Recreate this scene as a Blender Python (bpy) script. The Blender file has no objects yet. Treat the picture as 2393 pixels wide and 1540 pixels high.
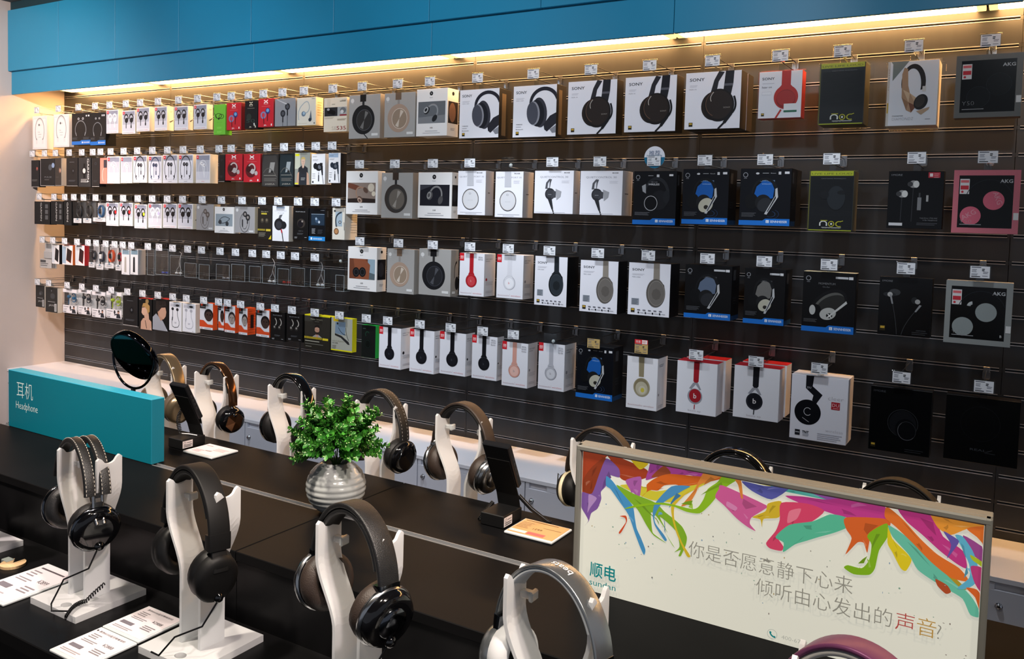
import bpy, math, random
from mathutils import Vector, Matrix
random.seed(11)
SC = bpy.context.scene
COL = SC.collection
PI = math.pi

# ---------------------------------------------------------------- camera
FPX = 1968.24
cd = bpy.data.cameras.new('camera')
cd.sensor_fit = 'HORIZONTAL'
cd.sensor_width = 36.0
cd.lens = FPX / 2393.0 * 36.0
cd.shift_y = (620.54 - 770.0) / 2393.0
cd.clip_start = 0.05
cam = bpy.data.objects.new('camera', cd)
COL.objects.link(cam)
_y, _p, _r = 0.53978, -0.0555, 0.02853
_f = Vector((-math.sin(_y) * math.cos(_p), math.cos(_y) * math.cos(_p), math.sin(_p)))
_rt = Vector((math.cos(_y), math.sin(_y), 0))
_up = _rt.cross(_f)
RT = _rt * math.cos(_r) + _up * math.sin(_r)
UP = _up * math.cos(_r) - _rt * math.sin(_r)
FW = _f
CAM = Vector((6.02556, -3.62586, 1.61216))
M3 = Matrix((RT, UP, -FW)).transposed()
cam.matrix_world = Matrix.Translation(CAM) @ M3.to_4x4()
SC.camera = cam

# ---------------------------------------------------------------- world, exposure
w = bpy.data.worlds.new('shop_ambient')
SC.world = w
w.use_nodes = True
w.node_tree.nodes['Background'].inputs[0].default_value = (0.80, 0.86, 1.0, 1)
w.node_tree.nodes['Background'].inputs[1].default_value = 0.32
SC.view_settings.view_transform = 'Standard'
SC.view_settings.look = 'None'
SC.view_settings.gamma = 1.0
SC.view_settings.use_curve_mapping = False
SC.view_settings.exposure = 0.0

# ---------------------------------------------------------------- ceiling spot lamps of the shop
def spot(x, y, tx, ty, tz, power, col, ang=50, blend=.6, rad=.05):
    ld = bpy.data.lights.new('ceiling_spot_light', 'SPOT')
    ld.energy = power
    ld.color = col
    ld.spot_size = math.radians(ang)
    ld.spot_blend = blend
    ld.shadow_soft_size = rad
    o = bpy.data.objects.new('ceiling_spot_light', ld)
    COL.objects.link(o)
    o.location = (x, y, 2.92)
    d = Vector((tx, ty, tz)) - Vector((x, y, 2.92))
    o.rotation_euler = d.to_track_quat('-Z', 'Y').to_euler()
    return o
COOL = (0.86, 0.92, 1.0)
PINK = (1.0, 0.83, 0.77)
WARM = (1.0, 0.88, 0.74)
for sx, tx, pw, cl in ((1.1, 0.1, 265, PINK), (2.6, 1.5, 135, COOL), (4.0, 2.9, 85, COOL), (5.1, 3.9, 90, COOL), (6.2, 4.7, 52, COOL)):
    spot(sx, -2.5, tx, -0.2, 1.85 if tx < 3.5 else 2.1, pw, cl, 84, 1.0, .07)
spot(7.5, -1.9, 5.2, -.25, 1.2, 20, COOL, 50, .8, .07)
for sx, pw, cl in ((3.5, 200, PINK), (4.5, 165, WARM), (5.5, 100, WARM)):
    spot(sx, -3.3, sx + .1, -2.5, 1.0, pw, cl, 60, .7, .06)
for sx, tx, pw, cl in ((6.3, 4.6, 165, PINK), (6.9, 5.3, 140, WARM)):
    spot(sx, -3.1, tx, -2.65, 1.05, pw, cl, 50, .7, .06)
for sx, pw in ((1.0, 150), (2.6, 110), (4.0, 110), (5.4, 60)):
    spot(sx, -1.15, sx, -.35, .4, pw, PINK if sx < 2 else COOL, 60, .7, .06)

# ---------------------------------------------------------------- helpers
def lin(c):
    return c / 12.92 if c <= 0.04045 else ((c + 0.055) / 1.055) ** 2.4
def rgb(h):
    return (lin(int(h[0:2], 16) / 255), lin(int(h[2:4], 16) / 255), lin(int(h[4:6], 16) / 255), 1.0)
_M = {}
def mat(h, rough=.5, metal=0., coat=0., emit=0., spec=.28, trans=0., alpha=1., name=None, sss=0.):
    k = (h, rough, metal, coat, emit, spec, trans, alpha, sss)
    if k in _M:
        return _M[k]
    m = bpy.data.materials.new(name or 'paint_' + h)
    m.use_nodes = True
    b = m.node_tree.nodes['Principled BSDF']
    b.inputs['Base Color'].default_value = rgb(h)
    b.inputs['Roughness'].default_value = rough
    b.inputs['Metallic'].default_value = metal
    b.inputs['Specular IOR Level'].default_value = spec
    b.inputs['Coat Weight'].default_value = coat
    b.inputs['Coat Roughness'].default_value = .06
    b.inputs['Transmission Weight'].default_value = trans
    b.inputs['Alpha'].default_value = alpha
    if sss:
        b.inputs['Subsurface Weight'].default_value = sss
        b.inputs['Subsurface Radius'].default_value = (.02, .02, .02)
        b.inputs['Subsurface Scale'].default_value = .5
    if emit:
        b.inputs['Emission Color'].default_value = rgb(h)
        b.inputs['Emission Strength'].default_value = emit
    _M[k] = m
    return m
def noisy(h, h2, scale, rough, bump=.1, name='surface', rough2=None, spec=.5, stretch=(1, 1, 1)):
    m = bpy.data.materials.new(name)
    m.use_nodes = True
    nt = m.node_tree
    b = nt.nodes['Principled BSDF']
    tc = nt.nodes.new('ShaderNodeTexCoord')
    mp = nt.nodes.new('ShaderNodeMapping')
    mp.inputs['Scale'].default_value = stretch
    nz = nt.nodes.new('ShaderNodeTexNoise')
    nz.inputs['Scale'].default_value = scale
    nz.inputs['Detail'].default_value = 5
    rp = nt.nodes.new('ShaderNodeValToRGB')
    rp.color_ramp.elements[0].color = rgb(h)
    rp.color_ramp.elements[0].position = .3
    rp.color_ramp.elements[1].color = rgb(h2)
    rp.color_ramp.elements[1].position = .7
    nt.links.new(tc.outputs['Object'], mp.inputs['Vector'])
    nt.links.new(mp.outputs[0], nz.inputs['Vector'])
    nt.links.new(nz.outputs[0], rp.inputs[0])
    nt.links.new(rp.outputs[0], b.inputs['Base Color'])
    b.inputs['Roughness'].default_value = rough
    b.inputs['Specular IOR Level'].default_value = spec
    if bump:
        bp = nt.nodes.new('ShaderNodeBump')
        bp.inputs['Strength'].default_value = bump
        bp.inputs['Distance'].default_value = .002
        n2 = nt.nodes.new('ShaderNodeTexNoise')
        n2.inputs['Scale'].default_value = scale * 12
        nt.links.new(tc.outputs['Object'], n2.inputs['Vector'])
        nt.links.new(n2.outputs[0], bp.inputs['Height'])
        nt.links.new(bp.outputs[0], b.inputs['Normal'])
    return m
def clear_mat(name, tint, gloss=.12, rough=.05):
    m = bpy.data.materials.new(name)
    m.use_nodes = True
    nt = m.node_tree
    nt.nodes.remove(nt.nodes['Principled BSDF'])
    out = nt.nodes['Material Output']
    t = nt.nodes.new('ShaderNodeBsdfTransparent')
    t.inputs[0].default_value = rgb(tint)
    g = nt.nodes.new('ShaderNodeBsdfGlossy')
    g.inputs['Roughness'].default_value = rough
    lw = nt.nodes.new('ShaderNodeLayerWeight')
    lw.inputs[0].default_value = .25
    mr = nt.nodes.new('ShaderNodeMapRange')
    mr.inputs[3].default_value = gloss * .35
    mr.inputs[4].default_value = min(1, gloss * 4)
    mx = nt.nodes.new('ShaderNodeMixShader')
    nt.links.new(lw.outputs['Facing'], mr.inputs[0])
    nt.links.new(mr.outputs[0], mx.inputs[0])
    nt.links.new(t.outputs[0], mx.inputs[1])
    nt.links.new(g.outputs[0], mx.inputs[2])
    nt.links.new(mx.outputs[0], out.inputs[0])
    return m
CLEAR = clear_mat('clear_acrylic', 'f2f6f8', .10)
FILM = clear_mat('clear_film', 'fafcfd', .05)
def acrylic():
    m = bpy.data.materials.new('frosted_white_acrylic')
    m.use_nodes = True
    nt = m.node_tree
    b = nt.nodes['Principled BSDF']
    b.inputs['Base Color'].default_value = rgb('eceef0')
    b.inputs['Roughness'].default_value = .28
    tr = nt.nodes.new('ShaderNodeBsdfTranslucent')
    tr.inputs[0].default_value = rgb('f2f3f4')
    mx = nt.nodes.new('ShaderNodeMixShader')
    mx.inputs[0].default_value = .38
    nt.links.new(b.outputs[0], mx.inputs[1])
    nt.links.new(tr.outputs[0], mx.inputs[2])
    nt.links.new(mx.outputs[0], nt.nodes['Material Output'].inputs[0])
    return m
ACR = acrylic()

class MB:
    def __init__(s):
        s.v = []; s.f = []; s.m = []; s.mats = []; s.sm = []
    def mi(s, m):
        if m not in s.mats:
            s.mats.append(m)
        return s.mats.index(m)
    def face(s, pts, m, smooth=False):
        n = len(s.v)
        s.v += [tuple(p) for p in pts]
        s.f.append(tuple(range(n, n + len(pts)))); s.m.append(s.mi(m)); s.sm.append(smooth)
    def add(s, vs, fs, m, smooth=False):
        n = len(s.v)
        s.v += [tuple(p) for p in vs]
        i = s.mi(m)
        for f in fs:
            s.f.append(tuple(n + k for k in f)); s.m.append(i); s.sm.append(smooth)
    def box(s, x0, x1, y0, y1, z0, z1, m, fm=None):
        vs = [(x0, y0, z0), (x1, y0, z0), (x1, y1, z0), (x0, y1, z0), (x0, y0, z1), (x1, y0, z1), (x1, y1, z1), (x0, y1, z1)]
        # order: bottom, top, front(-y), right(+x), back(+y), left(-x)
        fs = [(3, 2, 1, 0), (4, 5, 6, 7), (0, 1, 5, 4), (1, 2, 6, 5), (2, 3, 7, 6), (3, 0, 4, 7)]
        for k, f in enumerate(fs):
            s.add(vs, [f], (fm or {}).get(k, m)) if fm else None
        if not fm:
            s.add(vs, fs, m)
    def cbox(s, x0, x1, y0, y1, z0, z1, c, m, fm=None):
        """box with chamfered vertical and horizontal edges (c)"""
        X = (x0, x1); Y = (y0, y1); Z = (z0, z1)
        vid = {}
        vs = []
        for i in (0, 1):
            for j in (0, 1):
                for k in (0, 1):
                    sx, sy, sz = (c, -c)[i], (c, -c)[j], (c, -c)[k]
                    for ax, p in enumerate(((X[i], Y[j] + sy, Z[k] + sz), (X[i] + sx, Y[j], Z[k] + sz), (X[i] + sx, Y[j] + sy, Z[k]))):
                        vid[(i, j, k, ax)] = len(vs); vs.append(p)
        F = []
        g = lambda i, j, k, a: vid[(i, j, k, a)]
        for i in (0, 1):
            q = [g(i, 0, 0, 0), g(i, 1, 0, 0), g(i, 1, 1, 0), g(i, 0, 1, 0)]
            F.append((q if i else q[::-1], 3 if i else 5))
            q = [g(0, i, 0, 1), g(1, i, 0, 1), g(1, i, 1, 1), g(0, i, 1, 1)]
            F.append((q[::-1] if i else q, 4 if i else 2))
            q = [g(0, 0, i, 2), g(1, 0, i, 2), g(1, 1, i, 2), g(0, 1, i, 2)]
            F.append((q if i else q[::-1], 1 if i else 0))
        for a in (0, 1):
            for b in (0, 1):
                F.append(([g(a, b, 0, 0), g(a, b, 0, 1), g(a, b, 1, 1), g(a, b, 1, 0)], 3 if a else 5))
                F.append(([g(a, 0, b, 0), g(a, 0, b, 2), g(a, 1, b, 2), g(a, 1, b, 0)], 1 if b else 0))
                F.append(([g(0, a, b, 1), g(0, a, b, 2), g(1, a, b, 2), g(1, a, b, 1)], 1 if b else 0))
                for k in (0, 1):
                    pass
        for i in (0, 1):
            for j in (0, 1):
                for k in (0, 1):
                    F.append(([g(i, j, k, 0), g(i, j, k, 1), g(i, j, k, 2)], 2))
        for q, k in F:
            s.add([vs[t] for t in q], [tuple(range(len(q)))], (fm or {}).get(k, m))
    def tube(s, pts, r, m, n=8, cap=True):
        pts = [Vector(p) for p in pts]
        R = r if isinstance(r, (list, tuple)) else [r] * len(pts)
        rings = []
        prev = None
        for i, p in enumerate(pts):
            t = (pts[min(i + 1, len(pts) - 1)] - pts[max(i - 1, 0)])
            if t.length < 1e-9:
                t = Vector((0, 0, 1))
            t.normalize()
            a = prev if prev is not None else (Vector((0, 0, 1)) if abs(t.z) < .9 else Vector((1, 0, 0)))
            u = (a - t * a.dot(t)).normalized()
            prev = u
            v = t.cross(u)
            rings.append([p + (u * math.cos(2 * PI * k / n) + v * math.sin(2 * PI * k / n)) * R[i] for k in range(n)])
        vs = [q for rg in rings for q in rg]
        fs = [(i * n + k, i * n + (k + 1) % n, (i + 1) * n + (k + 1) % n, (i + 1) * n + k) for i in range(len(pts) - 1) for k in range(n)]
        s.add(vs, fs, m, True)
        if cap:
            s.add(rings[0][::-1], [tuple(range(n))], m)
            s.add(rings[-1], [tuple(range(n))], m)
    def lathe(s, prof, m, n=28, axis='z', o=(0, 0, 0), smooth=True, mf=None):
        """prof: list of (r, h); axis x or z"""
        def pt(r, h, a):
            if axis == 'z':
                return (o[0] + r * math.cos(a), o[1] + r * math.sin(a), o[2] + h)
            return (o[0] + h, o[1] + r * math.cos(a), o[2] + r * math.sin(a))
        vs = [pt(r, h, 2 * PI * k / n) for r, h in prof for k in range(n)]
        for i in range(len(prof) - 1):
            fs = [(i * n + k, i * n + (k + 1) % n, (i + 1) * n + (k + 1) % n, (i + 1) * n + k) for k in range(n)]
            s.add_shared(vs, fs, mf[i] if mf else m, smooth, first=(i == 0))
    def add_shared(s, vs, fs, m, smooth, first):
        if first:
            s._b = len(s.v)
            s.v += vs
        i = s.mi(m)
        for f in fs:
            s.f.append(tuple(s._b + k for k in f)); s.m.append(i); s.sm.append(smooth)
    def sweep(s, path, normals, sec, m, side=Vector((0, 1, 0)), closed_sec=True, smooth=True, cap=True):
        """path points, outward normals, section [(u along normal, v along side)]"""
        n = len(sec)
        vs = []
        for p, nn in zip(path, normals):
            for u, v in sec:
                vs.append(Vector(p) + Vector(nn) * u + side * v)
        fs = [(i * n + k, i * n + (k + 1) % n, (i + 1) * n + (k + 1) % n, (i + 1) * n + k) for i in range(len(path) - 1) for k in range(n)]
        s.add(vs, fs, m, smooth)
        if cap:
            s.add(vs[:n][::-1], [tuple(range(n))], m)
            s.add(vs[-n:], [tuple(range(n))], m)
    def mesh(s, name):
        me = bpy.data.meshes.new(name)
        me.from_pydata([tuple(v) for v in s.v], [], s.f)
        for m in s.mats:
            me.materials.append(m)
        me.polygons.foreach_set('material_index', s.m)
        me.polygons.foreach_set('use_smooth', s.sm)
        me.update()
        return me
    def build(s, name, parent=None, loc=(0, 0, 0), rot=(0, 0, 0)):
        return obj(name, s.mesh(name), parent, loc, rot)
def obj(name, me, parent=None, loc=(0, 0, 0), rot=(0, 0, 0)):
    o = bpy.data.objects.new(name, me)
    COL.objects.link(o)
    o.location = loc
    o.rotation_euler = rot
    if parent is not None:
        o.parent = parent
    return o
def tag(o, label, cat, group=None, kind=None):
    o['label'] = label
    o['category'] = cat
    if group:
        o['group'] = group
    if kind:
        o['kind'] = kind
    return o
def thing(name, label, cat, loc=(0, 0, 0), rot=(0, 0, 0), group=None):
    o = obj(name, None, None, loc, rot)
    o.empty_display_size = .02
    return tag(o, label, cat, group)
def struct(name, mb, label=None, parent=None):
    o = mb.build(name, parent)
    if parent is None:
        o['kind'] = 'structure'
    if label:
        o['label'] = label
    return o

_T = {}
_tc = None
def text2d(s, off=0.0):
    """2-D outline of a text: verts, faces, width for cap height 1"""
    global _tc
    k = (s, off)
    if k in _T:
        return _T[k]
    if _tc is None:
        c = bpy.data.curves.new('lettering_source', 'FONT')
        c.resolution_u = 2
        _tc = bpy.data.objects.new('lettering_source', c)
        COL.objects.link(_tc)
    _tc.data.body = s
    _tc.data.offset = off
    dg = bpy.context.evaluated_depsgraph_get()
    dg.update()
    me = bpy.data.meshes.new_from_object(_tc.evaluated_get(dg))
    vs = [(v.co.x, v.co.y) for v in me.vertices]
    fs = [tuple(p.vertices) for p in me.polygons]
    bpy.data.meshes.remove(me)
    x0 = min(v[0] for v in vs); x1 = max(v[0] for v in vs)
    cap = .729 if ord(max(s)) < 0x2000 else .92
    y0 = 0 if cap < .8 else -.1
    vs = [((a - x0) / cap, (b - y0) / cap) for a, b in vs]
    _T[k] = (vs, fs, (x1 - x0) / cap)
    return _T[k]

class Canvas:
    """flat print on a face: normalised coordinates 0..1 from the lower left corner"""
    def __init__(s, W, H, at, rough=.35):
        s.W = W; s.H = H; s.at = at; s.pic = MB(); s.let = MB(); s.k = 0; s.rough = rough
    def _o(s):
        s.k += 1
        return .0003 + .00007 * s.k
    def _m(s, c):
        return c if not isinstance(c, str) else mat(c, s.rough)
    def poly(s, pts, c, mb=None):
        o = s._o()
        (mb or s.pic).face([s.at(x * s.W, y * s.H, o) for x, y in pts], s._m(c))
    def rect(s, x0, y0, x1, y1, c):
        s.poly([(x0, y0), (x1, y0), (x1, y1), (x0, y1)], c)
    def ell(s, cx, cy, rx, ry, c, n=24, rot=0.):
        """rx, ry both in units of W"""
        a = s.W / s.H
        cr, sr = math.cos(rot), math.sin(rot)
        s.poly([(cx + (rx * math.cos(t) * cr - ry * math.sin(t) * sr), cy + a * (rx * math.cos(t) * sr + ry * math.sin(t) * cr)) for t in (2 * PI * i / n for i in range(n))], c)
    def ring(s, cx, cy, rx, ry, t, c, n=28, a0=0., a1=2 * PI):
        a = s.W / s.H
        o = s._o()
        P = lambda q, f: s.at((cx + rx * f * math.cos(q)) * s.W, (cy + a * ry * f * math.sin(q)) * s.H, o)
        q = [a0 + (a1 - a0) * i / n for i in range(n + 1)]
        f = 1 - t
        vs = [P(t_, 1) for t_ in q] + [P(t_, f) for t_ in q]
        s.pic.add(vs, [(i, i + 1, n + 2 + i, n + 1 + i) for i in range(n)], s._m(c))
    def line(s, pts, wd, c):
        """wd in metres"""
        o = s._o()
        q = [Vector((x * s.W, y * s.H)) for x, y in pts]
        L = []
        for i, p in enumerate(q):
            d = q[min(i + 1, len(q) - 1)] - q[max(i - 1, 0)]
            if d.length < 1e-9:
                d = Vector((1, 0))
            d.normalize()
            L.append((p, Vector((-d.y, d.x))))
        vs = [s.at(*(p + n * wd / 2), o) for p, n in L] + [s.at(*(p - n * wd / 2), o) for p, n in L]
        k = len(q)
        s.pic.add(vs, [(i, i + 1, k + i + 1, k + i) for i in range(k - 1)], s._m(c))
    def curve(s, p0, p1, p2, wd, c, n=10):
        s.line([((1 - t) ** 2 * p0[0] + 2 * t * (1 - t) * p1[0] + t * t * p2[0], (1 - t) ** 2 * p0[1] + 2 * t * (1 - t) * p1[1] + t * t * p2[1]) for t in (i / n for i in range(n + 1))], wd, c)
    def text(s, t, x, y, h, c, w=None, al='l', off=0., rot=0.):
        """h: cap height in units of H, w: width in units of W"""
        vs, fs, tw = text2d(t, off)
        hh = h * s.H
        sx = hh if w is None else w * s.W / tw
        ww = tw * sx
        x0 = x * s.W - (0 if al == 'l' else ww / 2 if al == 'c' else ww)
        y0 = y * s.H
        o = s._o()
        cr, sr = math.cos(rot), math.sin(rot)
        s.let.add([s.at(x0 + a * sx * cr - b * hh * sr, y0 + a * sx * sr + b * hh * cr, o) for a, b in vs], fs, s._m(c))
    def lines(s, x0, x1, y, n, dy, c, th=.25):
        for i in range(n):
            e = x1 - (x1 - x0) * (.0, .12, .05, .2)[i % 4]
            s.poly([(x0, y - i * dy), (e, y - i * dy), (e, y - i * dy + dy * th * 1.6), (x0, y - i * dy + dy * th * 1.6)], c, s.let)
    def done(s, parent, nm='printed_picture', ln='printed_lettering'):
        if s.pic.f:
            s.pic.build(nm, parent)
        if s.let.f:
            s.let.build(ln, parent)

# ---------------------------------------------------------------- the room
SLAT = noisy('25272a', '2a2c2f', 3, .36, .06, 'charcoal_slatwall_laminate', stretch=(6, 1, .4))
ALU = mat('9a9da2', .42, .35, name='aluminium_rail')
ALUD = mat('2a2c2f', .45, .6, name='dark_rail_channel')
WALLP = noisy('cfc3bb', 'd8ccc4', 2, .6, .25, 'warm_white_wall_paint')
b = MB(); b.box(-.12, 0, -7, .16, 0, 3.0, WALLP); struct('wall_left', b, 'plain warm white side wall meeting the slat wall')
b = MB(); b.box(-.12, 9.2, -7.2, .16, -.1, 0, noisy('3a3a3c', '444446', 4, .35, .05, 'dark_floor_tile')); struct('floor', b)
b = MB(); b.box(-.12, 9.2, -7.2, .16, 3.0, 3.1, noisy('5c6468', '646c70', 2, .8, .1, 'grey_ceiling')); struct('ceiling', b)
b = MB(); b.box(-.0, 8.4, .0185, .16, 0, 3.0, mat('101113', .6, name='wall_backing')); wall_back = struct('wall_back', b, 'charcoal slat wall panels with horizontal metal grooves')
PITCH, ZT = .1, 2.40
bd = MB(); bd.cbox(.0007, 1.1993, 0, .018, .0072 - .1, -.0072, .0008, SLAT); board = bd.mesh('slat_board')
bt = MB(); bt.cbox(.0007, 1.1993, 0, .018, .0072, .05, .0008, SLAT); board_top = bt.mesh('slat_board')
bb = MB(); bb.cbox(.0007, 1.1993, 0, .018, -.037, -.0072, .0008, SLAT); board_bot = bb.mesh('slat_board')
rl = MB()
rl.box(.010, 1.190, -.0012, .016, .0038, .0068, ALU)
rl.box(.010, 1.190, -.0012, .016, -.0068, -.0038, ALU)
rl.box(.010, 1.190, .0150, .0175, -.0038, .0038, ALUD)
rl.box(.0005, .010, .0, .0175, -.0072, .0072, SLAT)
rl.box(1.190, 1.1995, .0, .0175, -.0072, .0072, SLAT)
rail = rl.mesh('groove_rail')
for p in range(7):
    x0 = p * 1.2
    obj('slat_board', board_top, wall_back, (x0, 0, ZT))
    for k in range(20):
        z = ZT - PITCH * k
        obj('slat_board', board if k < 19 else board_bot, wall_back, (x0, 0, z))
        obj('groove_rail', rail, wall_back, (x0, 0, z))

# light cove: soffit, lit diffusers, blue fascia
TEAL = noisy('1d7da0', '1f84aa', 1.2, .38, .03, 'teal_blue_laminate')
SOF = mat('d8cdbd', .6, name='soffit_paint')
b = MB()
b.box(0, 8.4, -.355, -.0012, 2.462, 2.475, SOF)
b.box(0, 8.4, -.355, -.345, 2.378, 2.462, SOF)
soffit = struct('trim_1', b, 'light cove soffit above the slat wall')
b = MB(); b.box(0, 8.4, -.343, -.33, 2.475, 2.999, mat('20303a', .6)); fas = struct('trim_2', b, 'teal fascia above the slat wall')
pl = MB(); pl.cbox(.0012, 1.1988, -.376, -.356, 2.372, 2.60, .0012, TEAL); pl_me = pl.mesh('fascia_panel')
pu = MB(); pu.cbox(.0015, .5985, -.40, -.378, 2.528, 2.94, .0012, TEAL); pu_me = pu.mesh('fascia_panel')
for i in range(7):
    obj('fascia_panel', pl_me, fas, (i * 1.2, 0, 0))
for i in range(14):
    obj('fascia_panel', pu_me, fas, (i * .6, 0, 0))
b = MB(); b.box(0, 8.4, -.38, -.30, 2.945, 2.999, mat('17343d', .7)); b.build('shadow_gap', fas)
ORD = ['first', 'second', 'third', 'fourth', 'fifth', 'sixth', 'seventh', 'eighth', 'ninth', 'tenth', 'eleventh', 'twelfth', 'thirteenth', 'fourteenth', 'fifteenth', 'sixteenth', 'seventeenth', 'eighteenth', 'nineteenth', 'twentieth', 'twenty-first', 'twenty-second', 'twenty-third', 'twenty-fourth']
LED = mat('ffc17a', .5, emit=41.0, name='warm_led_diffuser')
LEDE = mat('ffdc8c', .5, emit=1.6, name='led_end_diffuser')
def led(x0, x1, first=False):
    g = thing('led_batten', 'slim warm LED batten in the cove, %s' % ('nearest the left wall' if first else ORD[int(x0 / 1.2 + .5)] + ' from the left wall'), 'light', ((x0 + x1) / 2, -.07, 2.43), group='LED battens in the cove')
    h = (x1 - x0) / 2
    b = MB(); b.box(-h, h, -.055, .055, .012, .0318, mat('e4e0d6', .5)); b.build('housing', g)
    b = MB(); b.cbox(-h + .03, h - .03, -.053, .053, 0, .012, .003, LED); b.build('diffuser', g)
    for s in (-1, 1):
        b = MB(); b.cbox(*sorted((s * (h - .03), s * h)), -.053, .053, 0, .012, .002, LEDE); b.build('end_cap', g)
for i in range(7):
    led(.12 if i == 0 else i * 1.2 - .11, i * 1.2 + 1.08, i == 0)

# low white cabinets under the slat wall
WHT = noisy('dcdce2', 'e2e2e7', 3, .38, .02, 'white_cabinet_laminate')
DOOR = noisy('c4c6d0', 'c9cbd4', 3, .4, .02, 'pale_grey_door_laminate')
CH = mat('c8cacf', .12, 1., name='chrome')
BLK = mat('0d0d0f', .35, name='black_plastic')
wt = MB(); wt.cbox(.0, 8.4, -.415, -.0015, .445, .463, .001, WHT)
o = wt.build('cabinet_top'); tag(o, 'long white cabinet top running under the slat wall', 'worktop')
cb = MB(); cb.box(.0006, .5994, -.392, -.002, .06, .4445, WHT); cb_me = cb.mesh('body')
kk = MB(); kk.box(.0006, .5994, -.35, -.04, 0, .06, mat('2b2b2e', .6)); kk_me = kk.mesh('plinth')
def door_mesh():
    d = MB()
    y0, y1 = -.412, -.3925
    x0, x1, z0, z1 = .0025, .5975, .068, .4425
    hx0, hx1, hz = .02, .11, .418
    d.cbox(x0, x1, y0, y1, z0, hz, .001, DOOR)
    d.cbox(hx1, x1, y0, y1, hz, z1, .001, DOOR)
    d.cbox(x0, hx0, y0, y1, hz, z1, .001, DOOR)
    d.box(hx0, hx1, y1 - .004, y1, hz, z1, WHT)
    return d.mesh('door')
door_me = door_mesh()
lk = MB(); lk.lathe([(0, -.012), (.007, -.012), (.0095, -.009), (.0095, 0), (.012, 0), (.012, .002)], CH, 18, 'z'); lk_me = lk.mesh('lock')
for i in range(14):
    c = thing('low_cabinet', 'low white cabinet with grey door, %s from the left wall' % ORD[i], 'cabinet', (i * .6, 0, 0), group='low cabinets under the slat wall')
    obj('body', cb_me, c); obj('plinth', kk_me, c)
    d = obj('door', door_me, c)
    l = obj('lock', lk_me, d, (.035, -.412, .364), (-PI / 2, 0, 0))


# ---------------------------------------------------------------- hooks with price tags
WIRE = mat('8f9296', .28, 1., name='chrome_wire')
CARD = mat('e6e8ec', .45, name='price_card')
INK = mat('6a6d78', .6, name='grey_print')
INKD = mat('2c2e34', .6, name='dark_print')
br = MB(); br.cbox(-.011, .011, -.004, -.0013, -.04, .006, .0008, WIRE); br.box(-.0105, .0105, -.0013, .012, .001, .003, WIRE)
br.box(-.013, -.008, -.012, -.004, -.036, -.012, WIRE); br.box(.008, .013, -.012, -.004, -.036, -.012, WIRE)
bracket_me = br.mesh('bracket')
pg = MB(); pg.tube([(0, -.004, -.046), (0, -.24, -.046), (0, -.252, -.042)], .0026, WIRE, 6); pg_me = pg.mesh('peg')
tw = MB(); tw.tube([(0, -.004, -.008), (0, -.262, -.006)], .0017, WIRE, 6); tw_me = tw.mesh('tag_wire')
st = MB(); st.lathe([(0, 0), (.006, 0), (.0075, .002), (.0075, .016), (.006, .018), (0, .018)], mat('e8e6df', .4), 12, 'z'); stop_me = st.mesh('white_stopper')
hd = MB(); hd.cbox(-.033, .033, -.2655, -.2625, -.05, -.004, .0005, CLEAR); hd.tube([(-.034, -.263, -.0045), (.034, -.263, -.0045)], .0022, CLEAR, 6); hold_me = hd.mesh('tag_holder')
def card_mesh(base, kind):
    cb_ = MB()
    cb_.box(-.03, .03, -.2662, -.2656, -.048, -.007, base)
    c = Canvas(.06, .041, lambda x, z, o: (x - .03, -.2662 - o * .5, -.048 + z))
    if kind:
        c.lines(.06, .55, .86, 1, .1, INK, .5)
        c.lines(.08, .34, .70, 3, .1, INK)
        c.lines(.60, .74, .72, 2, .12, INKD, .4)
        c.lines(.66, .92, .50, 2, .11, INK)
        c.lines(.06, .40, .32, 2, .09, INK)
        c.rect(.06, .08, .52, .15, INKD)
        c.lines(.62, .9, .16, 1, .1, INK)
    if kind == 2:
        c.rect(0, .98, 1, 1.45, 'd8333a'); c.rect(.55, 1.02, .95, 1.42, 'f2e9e4'); c.text('8折', .58, 1.08, .28, 'd8333a', .3); c.text('特惠', .08, 1.06, .3, 'f6d8d6', .36)
    cb_.v = cb_.v
    for src in (c.pic, c.let):
        n = len(cb_.v)
        cb_.v += src.v
        for f, m in zip(src.f, src.m):
            cb_.f.append(tuple(n + k for k in f)); cb_.m.append(cb_.mi(src.mats[m])); cb_.sm.append(False)
    return cb_.mesh('price_card')
KRAFT = mat('c2a468', .5, name='kraft_card')
card_std = card_mesh(CARD, 1)
card_kraft = card_mesh(KRAFT, 1)
card_sale = card_mesh(KRAFT, 2)
ZROW = {'s1': 2.3, 's2': 2.0, 's3': 1.7, 's4': 1.4, 's5': 1.1, 'b1': 2.3, 'b2': 1.9, 'b3': 1.5, 'b4': 1.1}
RNAME = {'s1': 'first small-box row', 's2': 'second small-box row', 's3': 'third small-box row', 's4': 'fourth small-box row', 's5': 'fifth small-box row',
         'b1': 'top large-box row', 'b2': 'second large-box row', 'b3': 'third large-box row', 'b4': 'lowest large-box row'}
def hook(x, row, idx, card=None, tilt=0.):
    h = thing('display_hook', 'chrome wire hook with %s, %s from left in %s' % ('empty clear tag holder' if card == 0 else 'kraft price tag' if card in (card_kraft, card_sale) else 'price tag', ORD[idx], RNAME[row]), 'hook', (x, 0, ZROW[row]), group='display hooks, ' + RNAME[row])
    obj('bracket', bracket_me, h); obj('peg', pg_me, h); obj('tag_wire', tw_me, h)
    s = obj('white_stopper', stop_me, h, (.006, -.246, -.043), (math.radians(70), 0, math.radians(35)))
    t = obj('tag_holder', hold_me, h, (0, 0, 0), (0, 0, 0))
    if card != 0:
        obj('price_card', card or card_std, t)
    return h

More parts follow.
